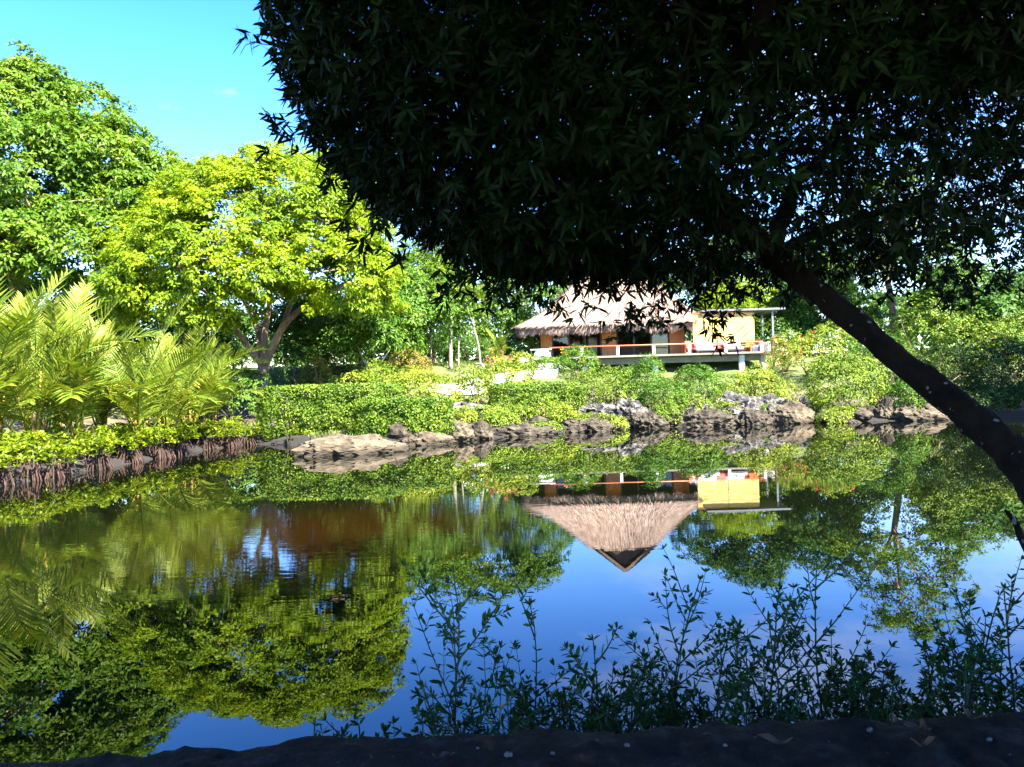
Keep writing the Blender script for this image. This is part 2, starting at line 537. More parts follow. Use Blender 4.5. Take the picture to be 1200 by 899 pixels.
def water():
    m, t, o = mat('pond_water')
    tex = nd(t, 'ShaderNodeTexCoord')
    # silt in the water: browner in some places
    n0 = nd(t, 'ShaderNodeTexNoise', Scale=0.12, Detail=3.0)
    t.links.new(tex.outputs['Object'], n0.inputs['Vector'])
    mpc = nd(t, 'ShaderNodeMapping')
    mpc.inputs['Scale'].default_value = (1 / 4.6, 1 / 5.0, 1)
    mpc.inputs['Location'].default_value = (3.6 / 4.6, -14.5 / 5.0, 0)
    t.links.new(tex.outputs['Object'], mpc.inputs[0])
    gc = nd(t, 'ShaderNodeTexGradient', gradient_type='SPHERICAL')
    t.links.new(mpc.outputs[0], gc.inputs[0])
    sc_ = nd(t, 'ShaderNodeMath', operation='MULTIPLY')
    t.links.new(gc.outputs[1], sc_.inputs[0])
    t.links.new(n0.outputs[0], sc_.inputs[1])
    c = ramp(t, sc_.outputs[0], [(0.05, (0.002, 0.0028, 0.0012)), (0.45, (0.012, 0.005, 0.0008))])
    df = nd(t, 'ShaderNodeBsdfDiffuse')
    t.links.new(c, df.inputs[0])
    gl = nd(t, 'ShaderNodeBsdfGlossy', Roughness=0.0)
    gl.inputs[0].default_value = (1, 1, 1, 1)
    fr = nd(t, 'ShaderNodeFresnel', IOR=1.42)
    # a calm pool with a breath of wind over part of it
    mk = nd(t, 'ShaderNodeTexNoise', Scale=0.16, Detail=2.0)
    mpm = nd(t, 'ShaderNodeMapping')
    mpm.inputs['Location'].default_value = (3.1, 0.6, 0)
    t.links.new(tex.outputs['Object'], mpm.inputs[0])
    t.links.new(mpm.outputs[0], mk.inputs['Vector'])
    mps = nd(t, 'ShaderNodeMapping')
    mps.inputs['Scale'].default_value = (1 / 9.0, 1 / 6.0, 1)
    mps.inputs['Location'].default_value = (4.0 / 9.0, -14.0 / 6.0, 0)
    t.links.new(tex.outputs['Object'], mps.inputs[0])
    gr = nd(t, 'ShaderNodeTexGradient', gradient_type='SPHERICAL')
    t.links.new(mps.outputs[0], gr.inputs[0])
    ad = nd(t, 'ShaderNodeMath', operation='MULTIPLY_ADD')
    t.links.new(gr.outputs[1], ad.inputs[0])
    ad.inputs[1].default_value = 0.45
    t.links.new(mk.outputs[0], ad.inputs[2])
    msk = ramp(t, ad.outputs[0], [(0.60, (0.03, 0.03, 0.03)), (0.85, (1, 1, 1))])
    mp = nd(t, 'ShaderNodeMapping')
    mp.inputs['Scale'].default_value = (0.5, 3.2, 1)
    t.links.new(tex.outputs['Object'], mp.inputs[0])
    n1 = nd(t, 'ShaderNodeTexNoise', Scale=2.2, Detail=2.5, Roughness=0.5)
    t.links.new(mp.outputs[0], n1.inputs['Vector'])
    mu = nd(t, 'ShaderNodeMath', operation='MULTIPLY')
    t.links.new(n1.outputs[0], mu.inputs[0])
    t.links.new(msk, mu.inputs[1])
    b = nd(t, 'ShaderNodeBump', Strength=0.5, Distance=0.004)
    t.links.new(mu.outputs[0], b.inputs['Height'])
    for q in (gl, fr):
        t.links.new(b.outputs[0], q.inputs['Normal'])
    mxs = nd(t, 'ShaderNodeMixShader')
    t.links.new(fr.outputs[0], mxs.inputs[0])
    t.links.new(df.outputs[0], mxs.inputs[1])
    t.links.new(gl.outputs[0], mxs.inputs[2])
    t.links.new(mxs.outputs[0], o.inputs[0])
    return m


def ground():
    m, t, o = mat('bank_ground')
    tex = nd(t, 'ShaderNodeTexCoord')
    sp = nd(t, 'ShaderNodeSeparateXYZ')
    t.links.new(tex.outputs['Object'], sp.inputs[0])
    nz = nd(t, 'ShaderNodeTexNoise', Scale=0.9, Detail=8.0, Roughness=0.65)
    t.links.new(tex.outputs['Object'], nz.inputs['Vector'])
    soil = ramp(t, nz.outputs[0], [(0.3, (0.03, 0.02, 0.013)), (0.55, (0.09, 0.062, 0.04)), (0.8, (0.18, 0.138, 0.09))])
    lawn = ramp(t, nz.outputs[0], [(0.3, (0.035, 0.055, 0.009)), (0.55, (0.085, 0.11, 0.02)), (0.8, (0.19, 0.185, 0.06))])
    ht = nd(t, 'ShaderNodeMath', operation='MULTIPLY_ADD')
    t.links.new(nz.outputs[0], ht.inputs[0])
    ht.inputs[1].default_value = 1.5
    t.links.new(sp.outputs[2], ht.inputs[2])
    k = ramp(t, ht.outputs[0], [(0.0, (0, 0, 0)), (1.0, (1, 1, 1))])
    mr = nd(t, 'ShaderNodeMapRange')
    mr.inputs[1].default_value, mr.inputs[2].default_value = 1.6, 3.0
    t.links.new(ht.outputs[0], mr.inputs[0])
    g = nd(t, 'ShaderNodeMix', data_type='RGBA')
    t.links.new(mr.outputs[0], g.inputs[0])
    t.links.new(soil, g.inputs[6])
    t.links.new(lawn, g.inputs[7])
    wet = nd(t, 'ShaderNodeMapRange')
    wet.inputs[1].default_value, wet.inputs[2].default_value = 1.0, 2.1
    t.links.new(ht.outputs[0], wet.inputs[0])
    g2 = nd(t, 'ShaderNodeMix', data_type='RGBA')
    t.links.new(wet.outputs[0], g2.inputs[0])
    g2.inputs[6].default_value = (0.009, 0.0065, 0.0045, 1)
    t.links.new(g.outputs[2], g2.inputs[7])
    g = g2
    p = nd(t, 'ShaderNodeBsdfPrincipled', Roughness=0.95)
    t.links.new(g.outputs[2], p.inputs['Base Color'])
    n3 = nd(t, 'ShaderNodeTexNoise', Scale=7.0, Detail=6.0)
    t.links.new(tex.outputs['Object'], n3.inputs['Vector'])
    b = nd(t, 'ShaderNodeBump', Strength=0.8, Distance=0.08)
    t.links.new(n3.outputs[0], b.inputs['Height'])
    t.links.new(b.outputs[0], p.inputs['Normal'])
    t.links.new(p.outputs[0], o.inputs[0])
    return m


M['bamboo'], M['glass'], M['water'], M['ground'] = bamboo(), glass(), water(), ground()

# ------------------------------------------------------------------ terrain
SHORE = np.array([(-60, 4.2), (-60, 6), (-40, 8), (-24, 14), (-17, 20), (-15, 23), (-14.2, 29), (-14, 34), (-12.6, 38.3), (-10.5, 37), (-9.2, 34.7), (-7.5, 32.6), (-5, 34.8),
                  (-2.8, 36.2), (0.75, 39), (4.3, 41), (9, 42.5), (13.4, 42.2), (18, 42), (22, 41.2), (26, 41.5), (40, 38), (60, 36), (60, 4.2)], dtype=float)


def shore_dist(x, y):
    """distance to the pond's edge, negative over water"""
    x, y = np.asarray(x, float), np.asarray(y, float)
    d = np.full(x.shape, 1e9)
    ins = np.zeros(x.shape, bool)
    n = len(SHORE)
    for i in range(n):
        a, b = SHORE[i], SHORE[(i + 1) % n]
        e = b - a
        t = np.clip(((x - a[0]) * e[0] + (y - a[1]) * e[1]) / (e @ e), 0, 1)
        d = np.minimum(d, np.hypot(x - a[0] - t * e[0], y - a[1] - t * e[1]))
        c = (a[1] > y) != (b[1] > y)
        with np.errstate(divide='ignore', invalid='ignore'):
            ins ^= c & (x < a[0] + (y - a[1]) / (e[1] if e[1] else 1e-9) * e[0])
    return np.where(ins, -d, d)


def terr(x, y):
    x, y = np.asarray(x, float), np.asarray(y, float)
    d = shore_dist(x, y)
    up = np.interp(d, [0, 0.6, 1.5, 3, 6, 10, 14, 18, 24, 60, 300], [0, 0.3, 0.42, 0.6, 0.95, 1.9, 2.9, 3.9, 4.35, 4.6, 5])
    k = np.clip((x - 3) / 3, 0, 1) * np.clip((27 - x) / 5, 0, 1)
    up = up * (1 - 0.27 * k * np.clip((66 - y) / 6, 0, 1))
    near = np.minimum(1.35, np.maximum(0, 4.2 - y) * 0.52)
    z = np.where(y < 5, near, up)
    z = z + 0.10 * np.sin(x * 0.9 + 1.3) * np.sin(y * 0.8) * np.clip(d / 4, 0, 1) * (y > 5)
    return np.where(d < 0, -0.05 - np.minimum(-d * 0.35, 1.3), z)


def tz(x, y):
    return float(terr(np.array([x]), np.array([y]))[0])


gx = np.unique(np.concatenate([np.linspace(-300, -45, 18), np.linspace(-45, 45, 181), np.linspace(45, 300, 18)]))
gy = np.unique(np.concatenate([np.linspace(-60, -2, 8), np.linspace(-2, 14, 33), np.linspace(14, 75, 153), np.linspace(75, 600, 18)]))
X, Y = np.meshgrid(gx, gy)
Z = terr(X, Y)
V = np.stack([X, Y, Z], -1).reshape(-1, 3)
nx, ny = len(gx), len(gy)
I = (np.arange(ny - 1)[:, None] * nx + np.arange(nx - 1)).ravel()
np_mesh('ground', V, [np.stack([I, I + 1, I + nx + 1, I + nx], 1)], M['ground'], smooth=True)['kind'] = 'structure'
MB().add([(-61, 3.0, 0), (61, 3.0, 0), (61, 44, 0), (-61, 44, 0)], [(0, 1, 2, 3)]).build('water', M['water'])['kind'] = 'structure'


# ------------------------------------------------------------------ plants
def limbs_to(mb, start, r0, targets, r, n=7, bend=0.25, tip=0.03):
    for T in targets:
        T = Vector(T)
        d = T - start
        mid = start + d * 0.5 + Vector((r.normal(), r.normal(), abs(r.normal()) + 0.2)) * d.length * bend * 0.4
        q = [start + d * 0.02, start.lerp(mid, 0.55) + Vector((0, 0, d.length * 0.04)), mid, T]
        mb.tube(spline(q, 8), list(np.linspace(r0, tip, 8)), n)


def tree(name, label, base, trunk, tr, limbs, lobes, clumps, per, crad, L, Wd, leafm, barkm, seed, group=None, limb_r=0.2, shell=0.72, low=-0.55,
         up=0.5, twigs=60, flat=0.6, droop=0.25, jitter=0.35):
    """trunk: path; limbs: list of paths; lobes: ellipsoids of the crown, all in world space"""
    r = np.random.default_rng(seed)
    t = thing(name, label, 'tree', base, group)
    mb = MB()
    mb.tube(spline(trunk, 12), list(np.linspace(tr, tr * 0.7, 12)), 12)
    for k in range(5):
        a = 2 * PI * k / 5 + seed
        b = Vector(base)
        mb.tube([b + Vector((math.cos(a), math.sin(a), -0.15)) * tr * 1.9, b + Vector((math.cos(a) * 0.8, math.sin(a) * 0.8, 0.5)) * tr * 1.0, b + Vector((0, 0, tr * 2.6))],
                [tr * 0.35, tr * 0.4, tr * 0.3], 7)
    top = Vector(trunk[-1])
    for q in limbs:
        mb.tube(spline([top] + [Vector(p) for p in q], 12), list(np.linspace(limb_r, limb_r * 0.3, 12)), 9)
    ends = [Vector(q[-1]) for q in limbs] or [top]
    cp, cd = lobe_points(lobes, clumps, r, shell, low)
    for c in cp[:twigs]:
        c = Vector(c)
        e = min(ends + [top], key=lambda q: (q - c).length)
        limbs_to(mb, e, limb_r * 0.28, [c], r, 5)
    mb.build('trunk', barkm, t, True)
    # puffs of foliage, each a dome of small sprays
    npf = max(24, int(clumps / 7))
    pc, pd = cp[:npf], cd[:npf]
    R_ = crad * 1.55 * (0.6 + 0.9 * r.random(npf))
    k = np.repeat(np.arange(npf), 9)
    d = rand_dirs(len(k), r)
    o = unit(pd[k] + np.array([0, 0, 0.55]))
    dn = (d * o).sum(1)
    d = d + o * (np.abs(dn) - dn)[:, None] * 0.9
    q = pc[k] + d * (R_[k] * (0.75 + 0.3 * r.random(len(k))))[:, None] * np.array([1, 1, 0.75])
    Vl, Fl = merge([clump_leaves(q, unit(d + o * 0.5), int(per * 0.62), crad * 0.62, L, Wd, r, up=up, flat=flat, droop=droop, jitter=jitter),
                    clump_leaves(cp[npf:npf + clumps // 3], cd[npf:npf + clumps // 3], int(per * 0.7), crad, L, Wd, r, up=up, flat=flat, droop=droop, jitter=jitter)])
    np_mesh('crown', Vl, Fl, leafm, t)
    return t


def bush(name, label, c, rad, leafm, n=5000, L=0.13, seed=0, group=None, cat='shrub', blossom=None, nb=40, bsize=0.13, crad=0.22, low=-0.35, lumps=6, stems=5):
    """a mound of leaf sprays of half axes rad that stands at c (base centre)"""
    r = np.random.default_rng(seed + 100)
    t = thing(name, label, cat, c, group)
    c = np.array(c)
    rad = np.array(rad)
    lobes = [((c + rad * np.array([0, 0, 0.35])), rad * np.array([0.85, 0.85, 0.6]))]
    for k in range(lumps):
        a = r.random() * 2 * PI
        q = 0.35 + 0.3 * r.random()
        s = 0.42 + 0.22 * r.random()
        lobes.append((c + rad * np.array([math.cos(a) * q, math.sin(a) * q, 0.30 + 0.35 * r.random()]), rad * s))
    per = 14
    cp, cd = lobe_points(lobes, max(20, n // per), r, 0.7, low)
    cp[:, 2] = np.maximum(cp[:, 2], c[2] + 0.05)
    V_, F_ = clump_leaves(cp, cd, per, crad, L, L * 0.5, r, jitter=0.5)
    np_mesh('foliage', V_, F_, leafm, t)
    mb = MB()
    for k in range(stems):
        e = cp[k]
        limbs_to(mb, Vector(c) + Vector((r.normal() * 0.1, r.normal() * 0.1, -0.1)), 0.04, [e], r, 5, tip=0.012)
    mb.build('stem', M['bark'], t, True)
    if blossom:
        k = r.choice(len(cp), nb)
        b = cp[k] + cd[k] * crad * 0.9
        kk = np.repeat(np.arange(nb), 5)
        d = unit(rand_dirs(len(kk), r) + cd[k][kk])
        V_, F_ = leaves(b[kk] + rand_dirs(len(kk), r) * bsize * 0.6, d, rand_dirs(len(kk), r), np.full(len(kk), bsize), np.full(len(kk), bsize * 0.8))
        np_mesh('blossom', V_, F_, blossom, t)
    return t


def hedge(label, x0, x1, y0, y1, top, leafm, n, seed, L=0.10):
    """a clipped hedge with softly rounded edges"""
    r = np.random.default_rng(seed)
    base = (0.5 * (x0 + x1), 0.5 * (y0 + y1), tz(0.5 * (x0 + x1), 0.5 * (y0 + y1)))
    t = thing('hedge', label, 'hedge', base)
    c = np.array([base[0], base[1]])
    hx, hy = (x1 - x0) / 2, (y1 - y0) / 2
    d = rand_dirs(n * 3, r)
    p = 9.0
    k = 1 / (np.abs(d[:, 0]) ** p + np.abs(d[:, 1]) ** p + np.abs(d[:, 2]) ** p) ** (1 / p)
    q = d * k[:, None]                                              # on a rounded unit box
    area = np.abs(q).argmax(1)
    A = np.array([hy, hx, hx * hy])[area]
    keep = r.random(len(q)) < A / A.max()
    q = q[keep][:n]
    q = q * (1 - 0.14 * r.random(len(q))[:, None] ** 1.5)
    zb = terr(c[0] + q[:, 0] * hx, c[1] + q[:, 1] * hy)
    hz = (top - zb) / 2
    wob = np.array([noise.noise(Vector((a * hx * 0.9 + seed, b * hy * 0.9, g * 1.3))) + 0.8 * noise.noise(Vector((a * hx * 2.3 + seed, b * hy * 2.3, g * 2.9))) for a, b, g in q])
    scl = 1 + 0.07 * wob
    Pp = np.stack([c[0] + q[:, 0] * hx * scl, c[1] + q[:, 1] * (hy + 0.22 * wob * (np.abs(q[:, 1]) > 0.7) * (q[:, 2] < 0.9)), zb + hz + q[:, 2] * hz * (1 + 0.03 * wob)], 1)
    nrm = unit(np.sign(q) * np.abs(q) ** 4 + rand_dirs(len(q), r) * 0.36 + np.array([0, 0, 0.03]))
    V_, F_ = leaves(Pp, np.cross(nrm, rand_dirs(len(q), r)) + nrm * 0.4, nrm, L * 1.25 * (0.6 + 0.8 * r.random(len(q))), L * 0.7 * (0.6 + 0.8 * r.random(len(q))))
    np_mesh('foliage', V_, F_, leafm, t)
    mb = MB()
    for k in range(int((x1 - x0) * 3)):
        x = x0 + 0.3 + (x1 - x0 - 0.6) * r.random()
        y = y0 + 0.3 + max(0.1, (y1 - y0 - 0.6)) * r.random()
        z = tz(x, y)
        mb.tube([(x, y, z - 0.1), (x + r.normal() * 0.15, y + r.normal() * 0.1, z + (top - z) * 0.45), (x + r.normal() * 0.3, y + r.normal() * 0.2, z + (top - z) * 0.85)], [0.04, 0.03, 0.01], 5)
    mb.build('stem', M['bark'], t, True)
    return t


def frond_mesh(name, Lf, a0, a1, seed, n=40, blade=0.9, wid=0.052, droop=0.5, petiole=0.22):
    """a feathered palm leaf that leaves the origin along +x at elevation a0 and bends to a1"""
    r = np.random.default_rng(seed)
    m = 22
    pts, ang = [Vector((0, 0, 0))], []
    for i in range(m):
        s = i / (m - 1)
        a = a0 + (a1 - a0) * s ** 1.6
        ang.append(a)
        pts.append(pts[-1] + Vector((math.cos(a), 0.10 * s * (seed % 3 - 1), math.sin(a))).normalized() * Lf / m)
    mb = MB().tube(pts, list(np.linspace(0.035, 0.006, len(pts))), 5)
    Vr = np.array([tuple(v) for v in mb.v])
    Fr4 = np.array([f for f in mb.f if len(f) == 4])
    parts = [(Vr, [Fr4])]
    tt = np.linspace(petiole, 0.99, n)
    Pm = np.array([tuple(p) for p in pts])
    for sgn in (-1, 1):
        b = np.stack([np.interp(tt * m, np.arange(m + 1), Pm[:, k]) for k in range(3)], 1)
        aa = np.interp(tt * (m - 1), np.arange(m), ang)
        fwd = np.stack([np.cos(aa), np.zeros(n), np.sin(aa)], 1)
        nor = np.stack([-np.sin(aa), np.zeros(n), np.cos(aa)], 1)
        q = (tt - petiole) / (1 - petiole)
        ln = blade * (0.45 + 0.75 * np.sin(PI * np.clip(q * 0.92 + 0.12, 0, 1))) * (0.85 + 0.3 * r.random(n))
        fw = (0.55 + 0.7 * q)[:, None]
        d = unit(np.array([0, sgn, 0]) + fwd * fw + nor * (0.35 + 0.15 * r.normal(size=n))[:, None])
        s = np.full(n, wid) * (0.7 + 0.6 * r.random(n))
        side = unit(np.cross(d, nor))
        dz = np.array([0, 0, -1.0])
        p1 = b + d * (ln * 0.5)[:, None] + dz * (ln * 0.06 * droop)[:, None]
        p2 = b + d * ln[:, None] + dz * (ln * 0.38 * droop)[:, None]
        Vv = np.stack([b + side * s[:, None] * 0.3, b - side * s[:, None] * 0.3, p1 - side * s[:, None] * 0.5, p1 + side * s[:, None] * 0.5, p2], 1).reshape(-1, 3)
        J = np.arange(n)[:, None] * 5
        parts.append((Vv, [J + np.array([0, 1, 2, 3]), J + np.array([3, 2, 4])]))
    V_, F_ = merge(parts)
    me = np_mesh(name, V_, F_, M['frond'])
    data = me.data
    bpy.data.objects.remove(me)
    return data


FR = {
    'up': [frond_mesh('frond', 4.1, 1.48, 0.85, k, droop=0.15, blade=0.68) for k in (1, 2)],
    'mid': [frond_mesh('frond', 3.9, 1.36, 0.05, k, droop=0.35, blade=0.72) for k in (3, 4)],
    'arch': [frond_mesh('frond', 3.3, 1.15, -0.45, k, droop=0.6) for k in (5, 6)],
}
FRA = [frond_mesh('frond', 2.4, 0.9, -0.9, k, n=26, blade=0.55, droop=1.0) for k in (7, 8)]


def palm(label, loc, scale, spec, seed, canes=4, group='young palms on the left bank'):
    """a clump of fronds: spec lists (kind, azimuth in degrees, size)"""
    r = np.random.default_rng(seed)
    t = thing('clump_palm', label, 'palm', loc, group)
    mb = MB()
    L0 = Vector(loc)
    for kind, az, s in spec:
        o = bpy.data.objects.new('frond', FR[kind][int(r.integers(2))])
        COL.objects.link(o)
        o.parent = t
        o.location = (r.normal() * 0.12, r.normal() * 0.12, 0.15 + 0.25 * r.random())
        o.rotation_euler = (r.normal() * 0.12, r.normal() * 0.05, math.radians(az))
        o.scale = (s * scale,) * 3
    for k in range(canes):
        a = r.random() * 6.28
        h = scale * (1.2 + 1.2 * r.random())
        mb.tube([L0 + Vector((math.cos(a) * 0.2, math.sin(a) * 0.2, -0.15)), L0 + Vector((math.cos(a) * 0.3, math.sin(a) * 0.3, h * 0.5)), L0 + Vector((math.cos(a) * 0.5, math.sin(a) * 0.5, h))], [0.055, 0.04, 0.02], 7)
    mb.build('stem', M['cane'], t, True)
    return t


def rock(name, label, c, rad, m, seed, group=None, sub=4, rough=0.38, cat='rock'):
    bm = bmesh.new()
    bmesh.ops.create_icosphere(bm, subdivisions=sub, radius=1)
    o3 = Vector((seed * 7.3, seed * 1.7, seed * 3.1))
    for v in bm.verts:
        d = v.co.normalized()
        g = (rad[0] * rad[1] * rad[2]) ** (1 / 3)
        e = Vector((d.x * rad[0], d.y * rad[1], d.z * rad[2])) / g
        n1 = noise.noise(e * 1.2 + o3)
        n2 = noise.ridged_multi_fractal(e * 1.7 + o3, 1.0, 2.1, 4, 1.0, 2.0) * 0.33 - 0.3
        n3 = abs(noise.noise(e * 2.6 + o3 * 1.3))
        k = 1 + rough * (n1 * 1.0 + n2 * 1.2 - n3 * 0.8 + 0.15 + noise.noise(e * 6 + o3) * 0.32 + noise.noise(e * 13 + o3) * 0.2)
        p = d * k
        if p.z < -0.45:
            p.z = -0.45
        v.co = Vector((p.x * rad[0], p.y * rad[1], p.z * rad[2]))
    me = bpy.data.meshes.new(name)
    bm.to_mesh(me)
    bm.free()
    o = link(name, me, m)
    o.location = c
    o.rotation_euler = (0, 0, (seed * 1.37) % 0.7 - 0.35)
    return tag(o, label, cat, group)


# ------------------------------------------------------------------ the thatched hut on its deck
hut = thing('thatched_hut', 'open-fronted hut with a shaggy thatched roof and orange wood columns on a raised concrete deck', 'hut', (8.5, 63, 4.1))
ZF = 4.42                                                           # deck level
MB().box(2.6, 19.6, 60.0, 63.4, ZF - 0.15, ZF).box(1.9, 14.2, 63.4, 72.0, ZF - 0.20, ZF - 0.003).build('deck', M['concrete'], hut, bevel=0.015)
MB().box(3.2, 19.0, 60.7, 61.1, ZF - 0.66, ZF - 0.202).box(3.2, 19.0, 66.2, 66.6, ZF - 0.66, ZF - 0.202).build('beam', M['concrete'], hut)
for x, y in ((5.6, 60.9), (11.0, 60.9), (17.5, 60.6), (19.3, 61.2), (5.6, 66.4), (11.0, 66.4), (13.8, 66.4)):
    z = tz(x, y) - 0.2
    MB().box(x - 0.2, x + 0.2, y - 0.2, y + 0.2, z, ZF - 0.204).build('pillar', M['pale_stone'], hut, bevel=0.02)
MB().box(2.4, 13.8, 70.6, 70.8, ZF, 7.4).build('back_wall', M['dark_wood'], hut)
for x in (2.3, 13.75):
    MB().box(x, x + 0.14, 63.35, 70.59, ZF, 7.4).build('side_wall', M['dark_wood'], hut)
MB().box(2.3, 13.9, 63.2, 70.8, 7.41, 7.5).build('ceiling', M['dark_wood'], hut)
cols = [(2.35, 3.25), (7.2, 8.35), (12.55, 13.75)]
for x0, x1 in cols:
    mb = MB().box(x0, x1, 63.0, 63.3, ZF, 7.4)
    k = int((x1 - x0) / 0.19)
    for i in range(k):
        a = x0 + (x1 - x0) * i / k
        mb.box(a + 0.012, a + (x1 - x0) / k - 0.012, 62.955, 63.003, ZF + 0.02, 7.38)
    c = mb.build('column', M['wood'], hut)
    xm = (x0 + x1) / 2
    lm = MB().tube([(xm, 62.95, 6.86), (xm, 62.78, 6.86)], 0.025, 6).lathe((xm, 62.76, 6.55), [(0.0, 0.38), (0.07, 0.36), (0.17, 0.22), (0.21, 0.08), (0.20, 0.0)], 12)
    lm.build('lamp', M['white'], c, True)
# glazed fronts
for x0, x1, ks in ((3.3, 7.15, (0, 1, 0)), (8.4, 12.5, (1, 0, 1))):
    n = len(ks)
    for i in range(n):
        a, b = x0 + (x1 - x0) * i / n, x0 + (x1 - x0) * (i + 1) / n
        y = 63.1 if i != 1 else 63.22
        fr = MB()
        fr.box(a, a + 0.07, y - 0.03, y + 0.03, ZF, 7.35).box(b - 0.07, b, y - 0.03, y + 0.03, ZF, 7.35)
        fr.box(a + 0.07, b - 0.07, y - 0.03, y + 0.03, ZF, ZF + 0.08).box(a + 0.07, b - 0.07, y - 0.03, y + 0.03, 7.27, 7.35)
        wn = fr.build('glass_door', M['charcoal'], hut)
        if i == (0 if x0 < 5 else 2):
            MB().box(a + 0.072, b - 0.072, y - 0.006, y + 0.006, ZF + 0.082, 7.268).build('pane', M['glass'], wn)
# inside
sh = MB()
for z in (6.0, 6.45, 6.9):
    sh.box(4.7, 6.3, 70.2, 70.58, z, z + 0.05)
sh.box(4.6, 4.69, 70.2, 70.58, 5.9, 7.1).box(6.31, 6.4, 70.2, 70.58, 5.9, 7.1)
sh.build('kitchen_shelf', M['wood'], hut)
for x, z, h, m in ((4.95, 6.05, 0.25, 'white'), (5.25, 6.05, 0.2, 'orange'), (5.6, 6.05, 0.28, 'white'), (5.95, 6.05, 0.22, 'pale_stone'), (5.1, 6.5, 0.25, 'pale_stone'), (5.7, 6.5, 0.3, 'white')):
    j = MB().lathe((x, 70.38, z), [(0, 0), (0.09, 0), (0.11, h * 0.5), (0.07, h * 0.85), (0.05, h), (0, h)], 10).build('kitchen_jar', M[m], None, True)
    tag(j, 'jar on the dark kitchen shelf behind the person', 'jar', 'jars on the kitchen shelf')
mb = MB().box(4.9, 6.35, 64.9, 65.5, ZF, ZF + 0.84)
ct = mb.build('kitchen_counter', M['dark_wood'], hut)
MB().box(4.8, 6.4, 64.8, 65.6, ZF + 0.842, ZF + 0.90).build('worktop', M['white'], ct, bevel=0.01)
mb = MB().box(8.9, 11.6, 66.2, 66.9, ZF + 0.05, ZF + 0.84)
ct = mb.build('bar_counter', M['dark_wood'], hut)
MB().box(8.7, 11.8, 66.0, 67.1, ZF + 0.842, ZF + 0.93).build('worktop', M['wood'], ct, bevel=0.01)

fr_ = thing('fridge', 'pale green two-door fridge inside the hut beside the middle column', 'fridge', (6.78, 66.3, ZF))
MB().box(6.42, 7.14, 66.0, 66.6, ZF + 0.04, ZF + 1.75).build('body', M['fridge'], fr_, bevel=0.02)
dr = MB().box(6.43, 7.13, 65.94, 65.997, ZF + 0.06, ZF + 1.08).build('door', M['fridge'], fr_, bevel=0.015)
MB().box(6.47, 6.50, 65.90, 65.938, ZF + 0.7, ZF + 1.02).build('handle', M['steel'], dr)
dr = MB().box(6.43, 7.13, 65.94, 65.997, ZF + 1.11, ZF + 1.73).build('door', M['fridge'], fr_, bevel=0.015)
MB().box(6.47, 6.50, 65.90, 65.938, ZF + 1.2, ZF + 1.5).build('handle', M['steel'], dr)

# roof
EAVE = [(0.75, 61.0, 6.95), (2.3, 60.75, 6.92), (6.8, 60.7, 6.98), (11.6, 60.75, 7.0), (14.1, 61.3, 7.05), (16.4, 66.3, 7.6), (13.9, 72.2, 7.1), (6.8, 72.8, 7.0), (0.8, 72.4, 7.0), (0.2, 66.5, 6.95)]
RING = [(6.3, 65.3, 11.35), (6.9, 65.2, 11.35), (8.75, 65.15, 11.35), (10.6, 65.2, 11.35), (11.3, 65.4, 11.3), (11.7, 66.8, 11.3), (11.2, 68.6, 11.3), (8.75, 68.8, 11.35), (6.3, 68.6, 11.3), (5.9, 66.8, 11.3)]


def ring_at(pts, n):
    p = np.array(pts)
    q = np.concatenate([p, p[:1]])
    t = np.linspace(0, len(p), n, endpoint=False)
    i = t.astype(int)
    f = (t - i)[:, None]
    a = q[i] * (1 - f) + q[i + 1] * f
    for _ in range(3):
        a = 0.5 * a + 0.25 * (np.roll(a, 1, 0) + np.roll(a, -1, 0))
    return a


NP = 120
ra, rb = ring_at(EAVE, NP), ring_at(RING, NP)
rows = []
for s in np.linspace(0, 1, 13):
    q = ra * (1 - s) + rb * s
    q[:, 2] -= 0.55 * math.sin(PI * s) * (1 - 0.3 * s)             # slightly hollow slope
    rows.append(q)
G = np.array(rows)


def surf(a, s):
    """point on the roof slope, a round the ring, s up the slope, with its downhill direction and normal"""
    i = (a * NP).astype(int) % NP
    i2 = (i + 1) % NP
    fa = (a * NP - np.floor(a * NP))[:, None]
    sj = np.clip(s, 0, 0.9999) * 12
    j = sj.astype(int)
    fs = (sj - j)[:, None]
    A = G[j, i] * (1 - fa) + G[j, i2] * fa
    B = G[j + 1, i] * (1 - fa) + G[j + 1, i2] * fa
    dn = unit(A - B)
    tg = unit(G[j, i2] - G[j, i])
    return A * (1 - fs) + B * fs, dn, unit(np.cross(tg, -dn))


J = np.arange(NP)
faces = np.concatenate([np.stack([k * NP + J, k * NP + (J + 1) % NP, (k + 1) * NP + (J + 1) % NP, (k + 1) * NP + J], 1) for k in range(12)])
ro = np_mesh('roof', G.reshape(-1, 3), [faces], M['thatch_base'], hut, True)
sm = ro.modifiers.new('thickness', 'SOLIDIFY')
sm.thickness, sm.offset = 0.3, -1
rr = np.random.default_rng(3)


def straw(Pb, dn, nr, L, Wd, lift, sag):
    n = len(Pb)
    side = unit(np.cross(dn, nr))
    d2 = unit(dn + nr * lift[:, None] + side * (rr.normal(size=n) * 0.10)[:, None])
    tip = Pb + d2 * L[:, None]
    tip[:, 2] -= sag
    mid = Pb + d2 * (L * 0.5)[:, None] + nr * 0.02
    w_ = Wd[:, None] * 0.5
    V_ = np.stack([Pb - side * w_, Pb + side * w_, mid + side * w_, mid - side * w_, tip], 1).reshape(-1, 3)
    K = np.arange(n)[:, None] * 5
    return V_, [K + np.array([0, 1, 2, 3]), K + np.array([3, 2, 4])]


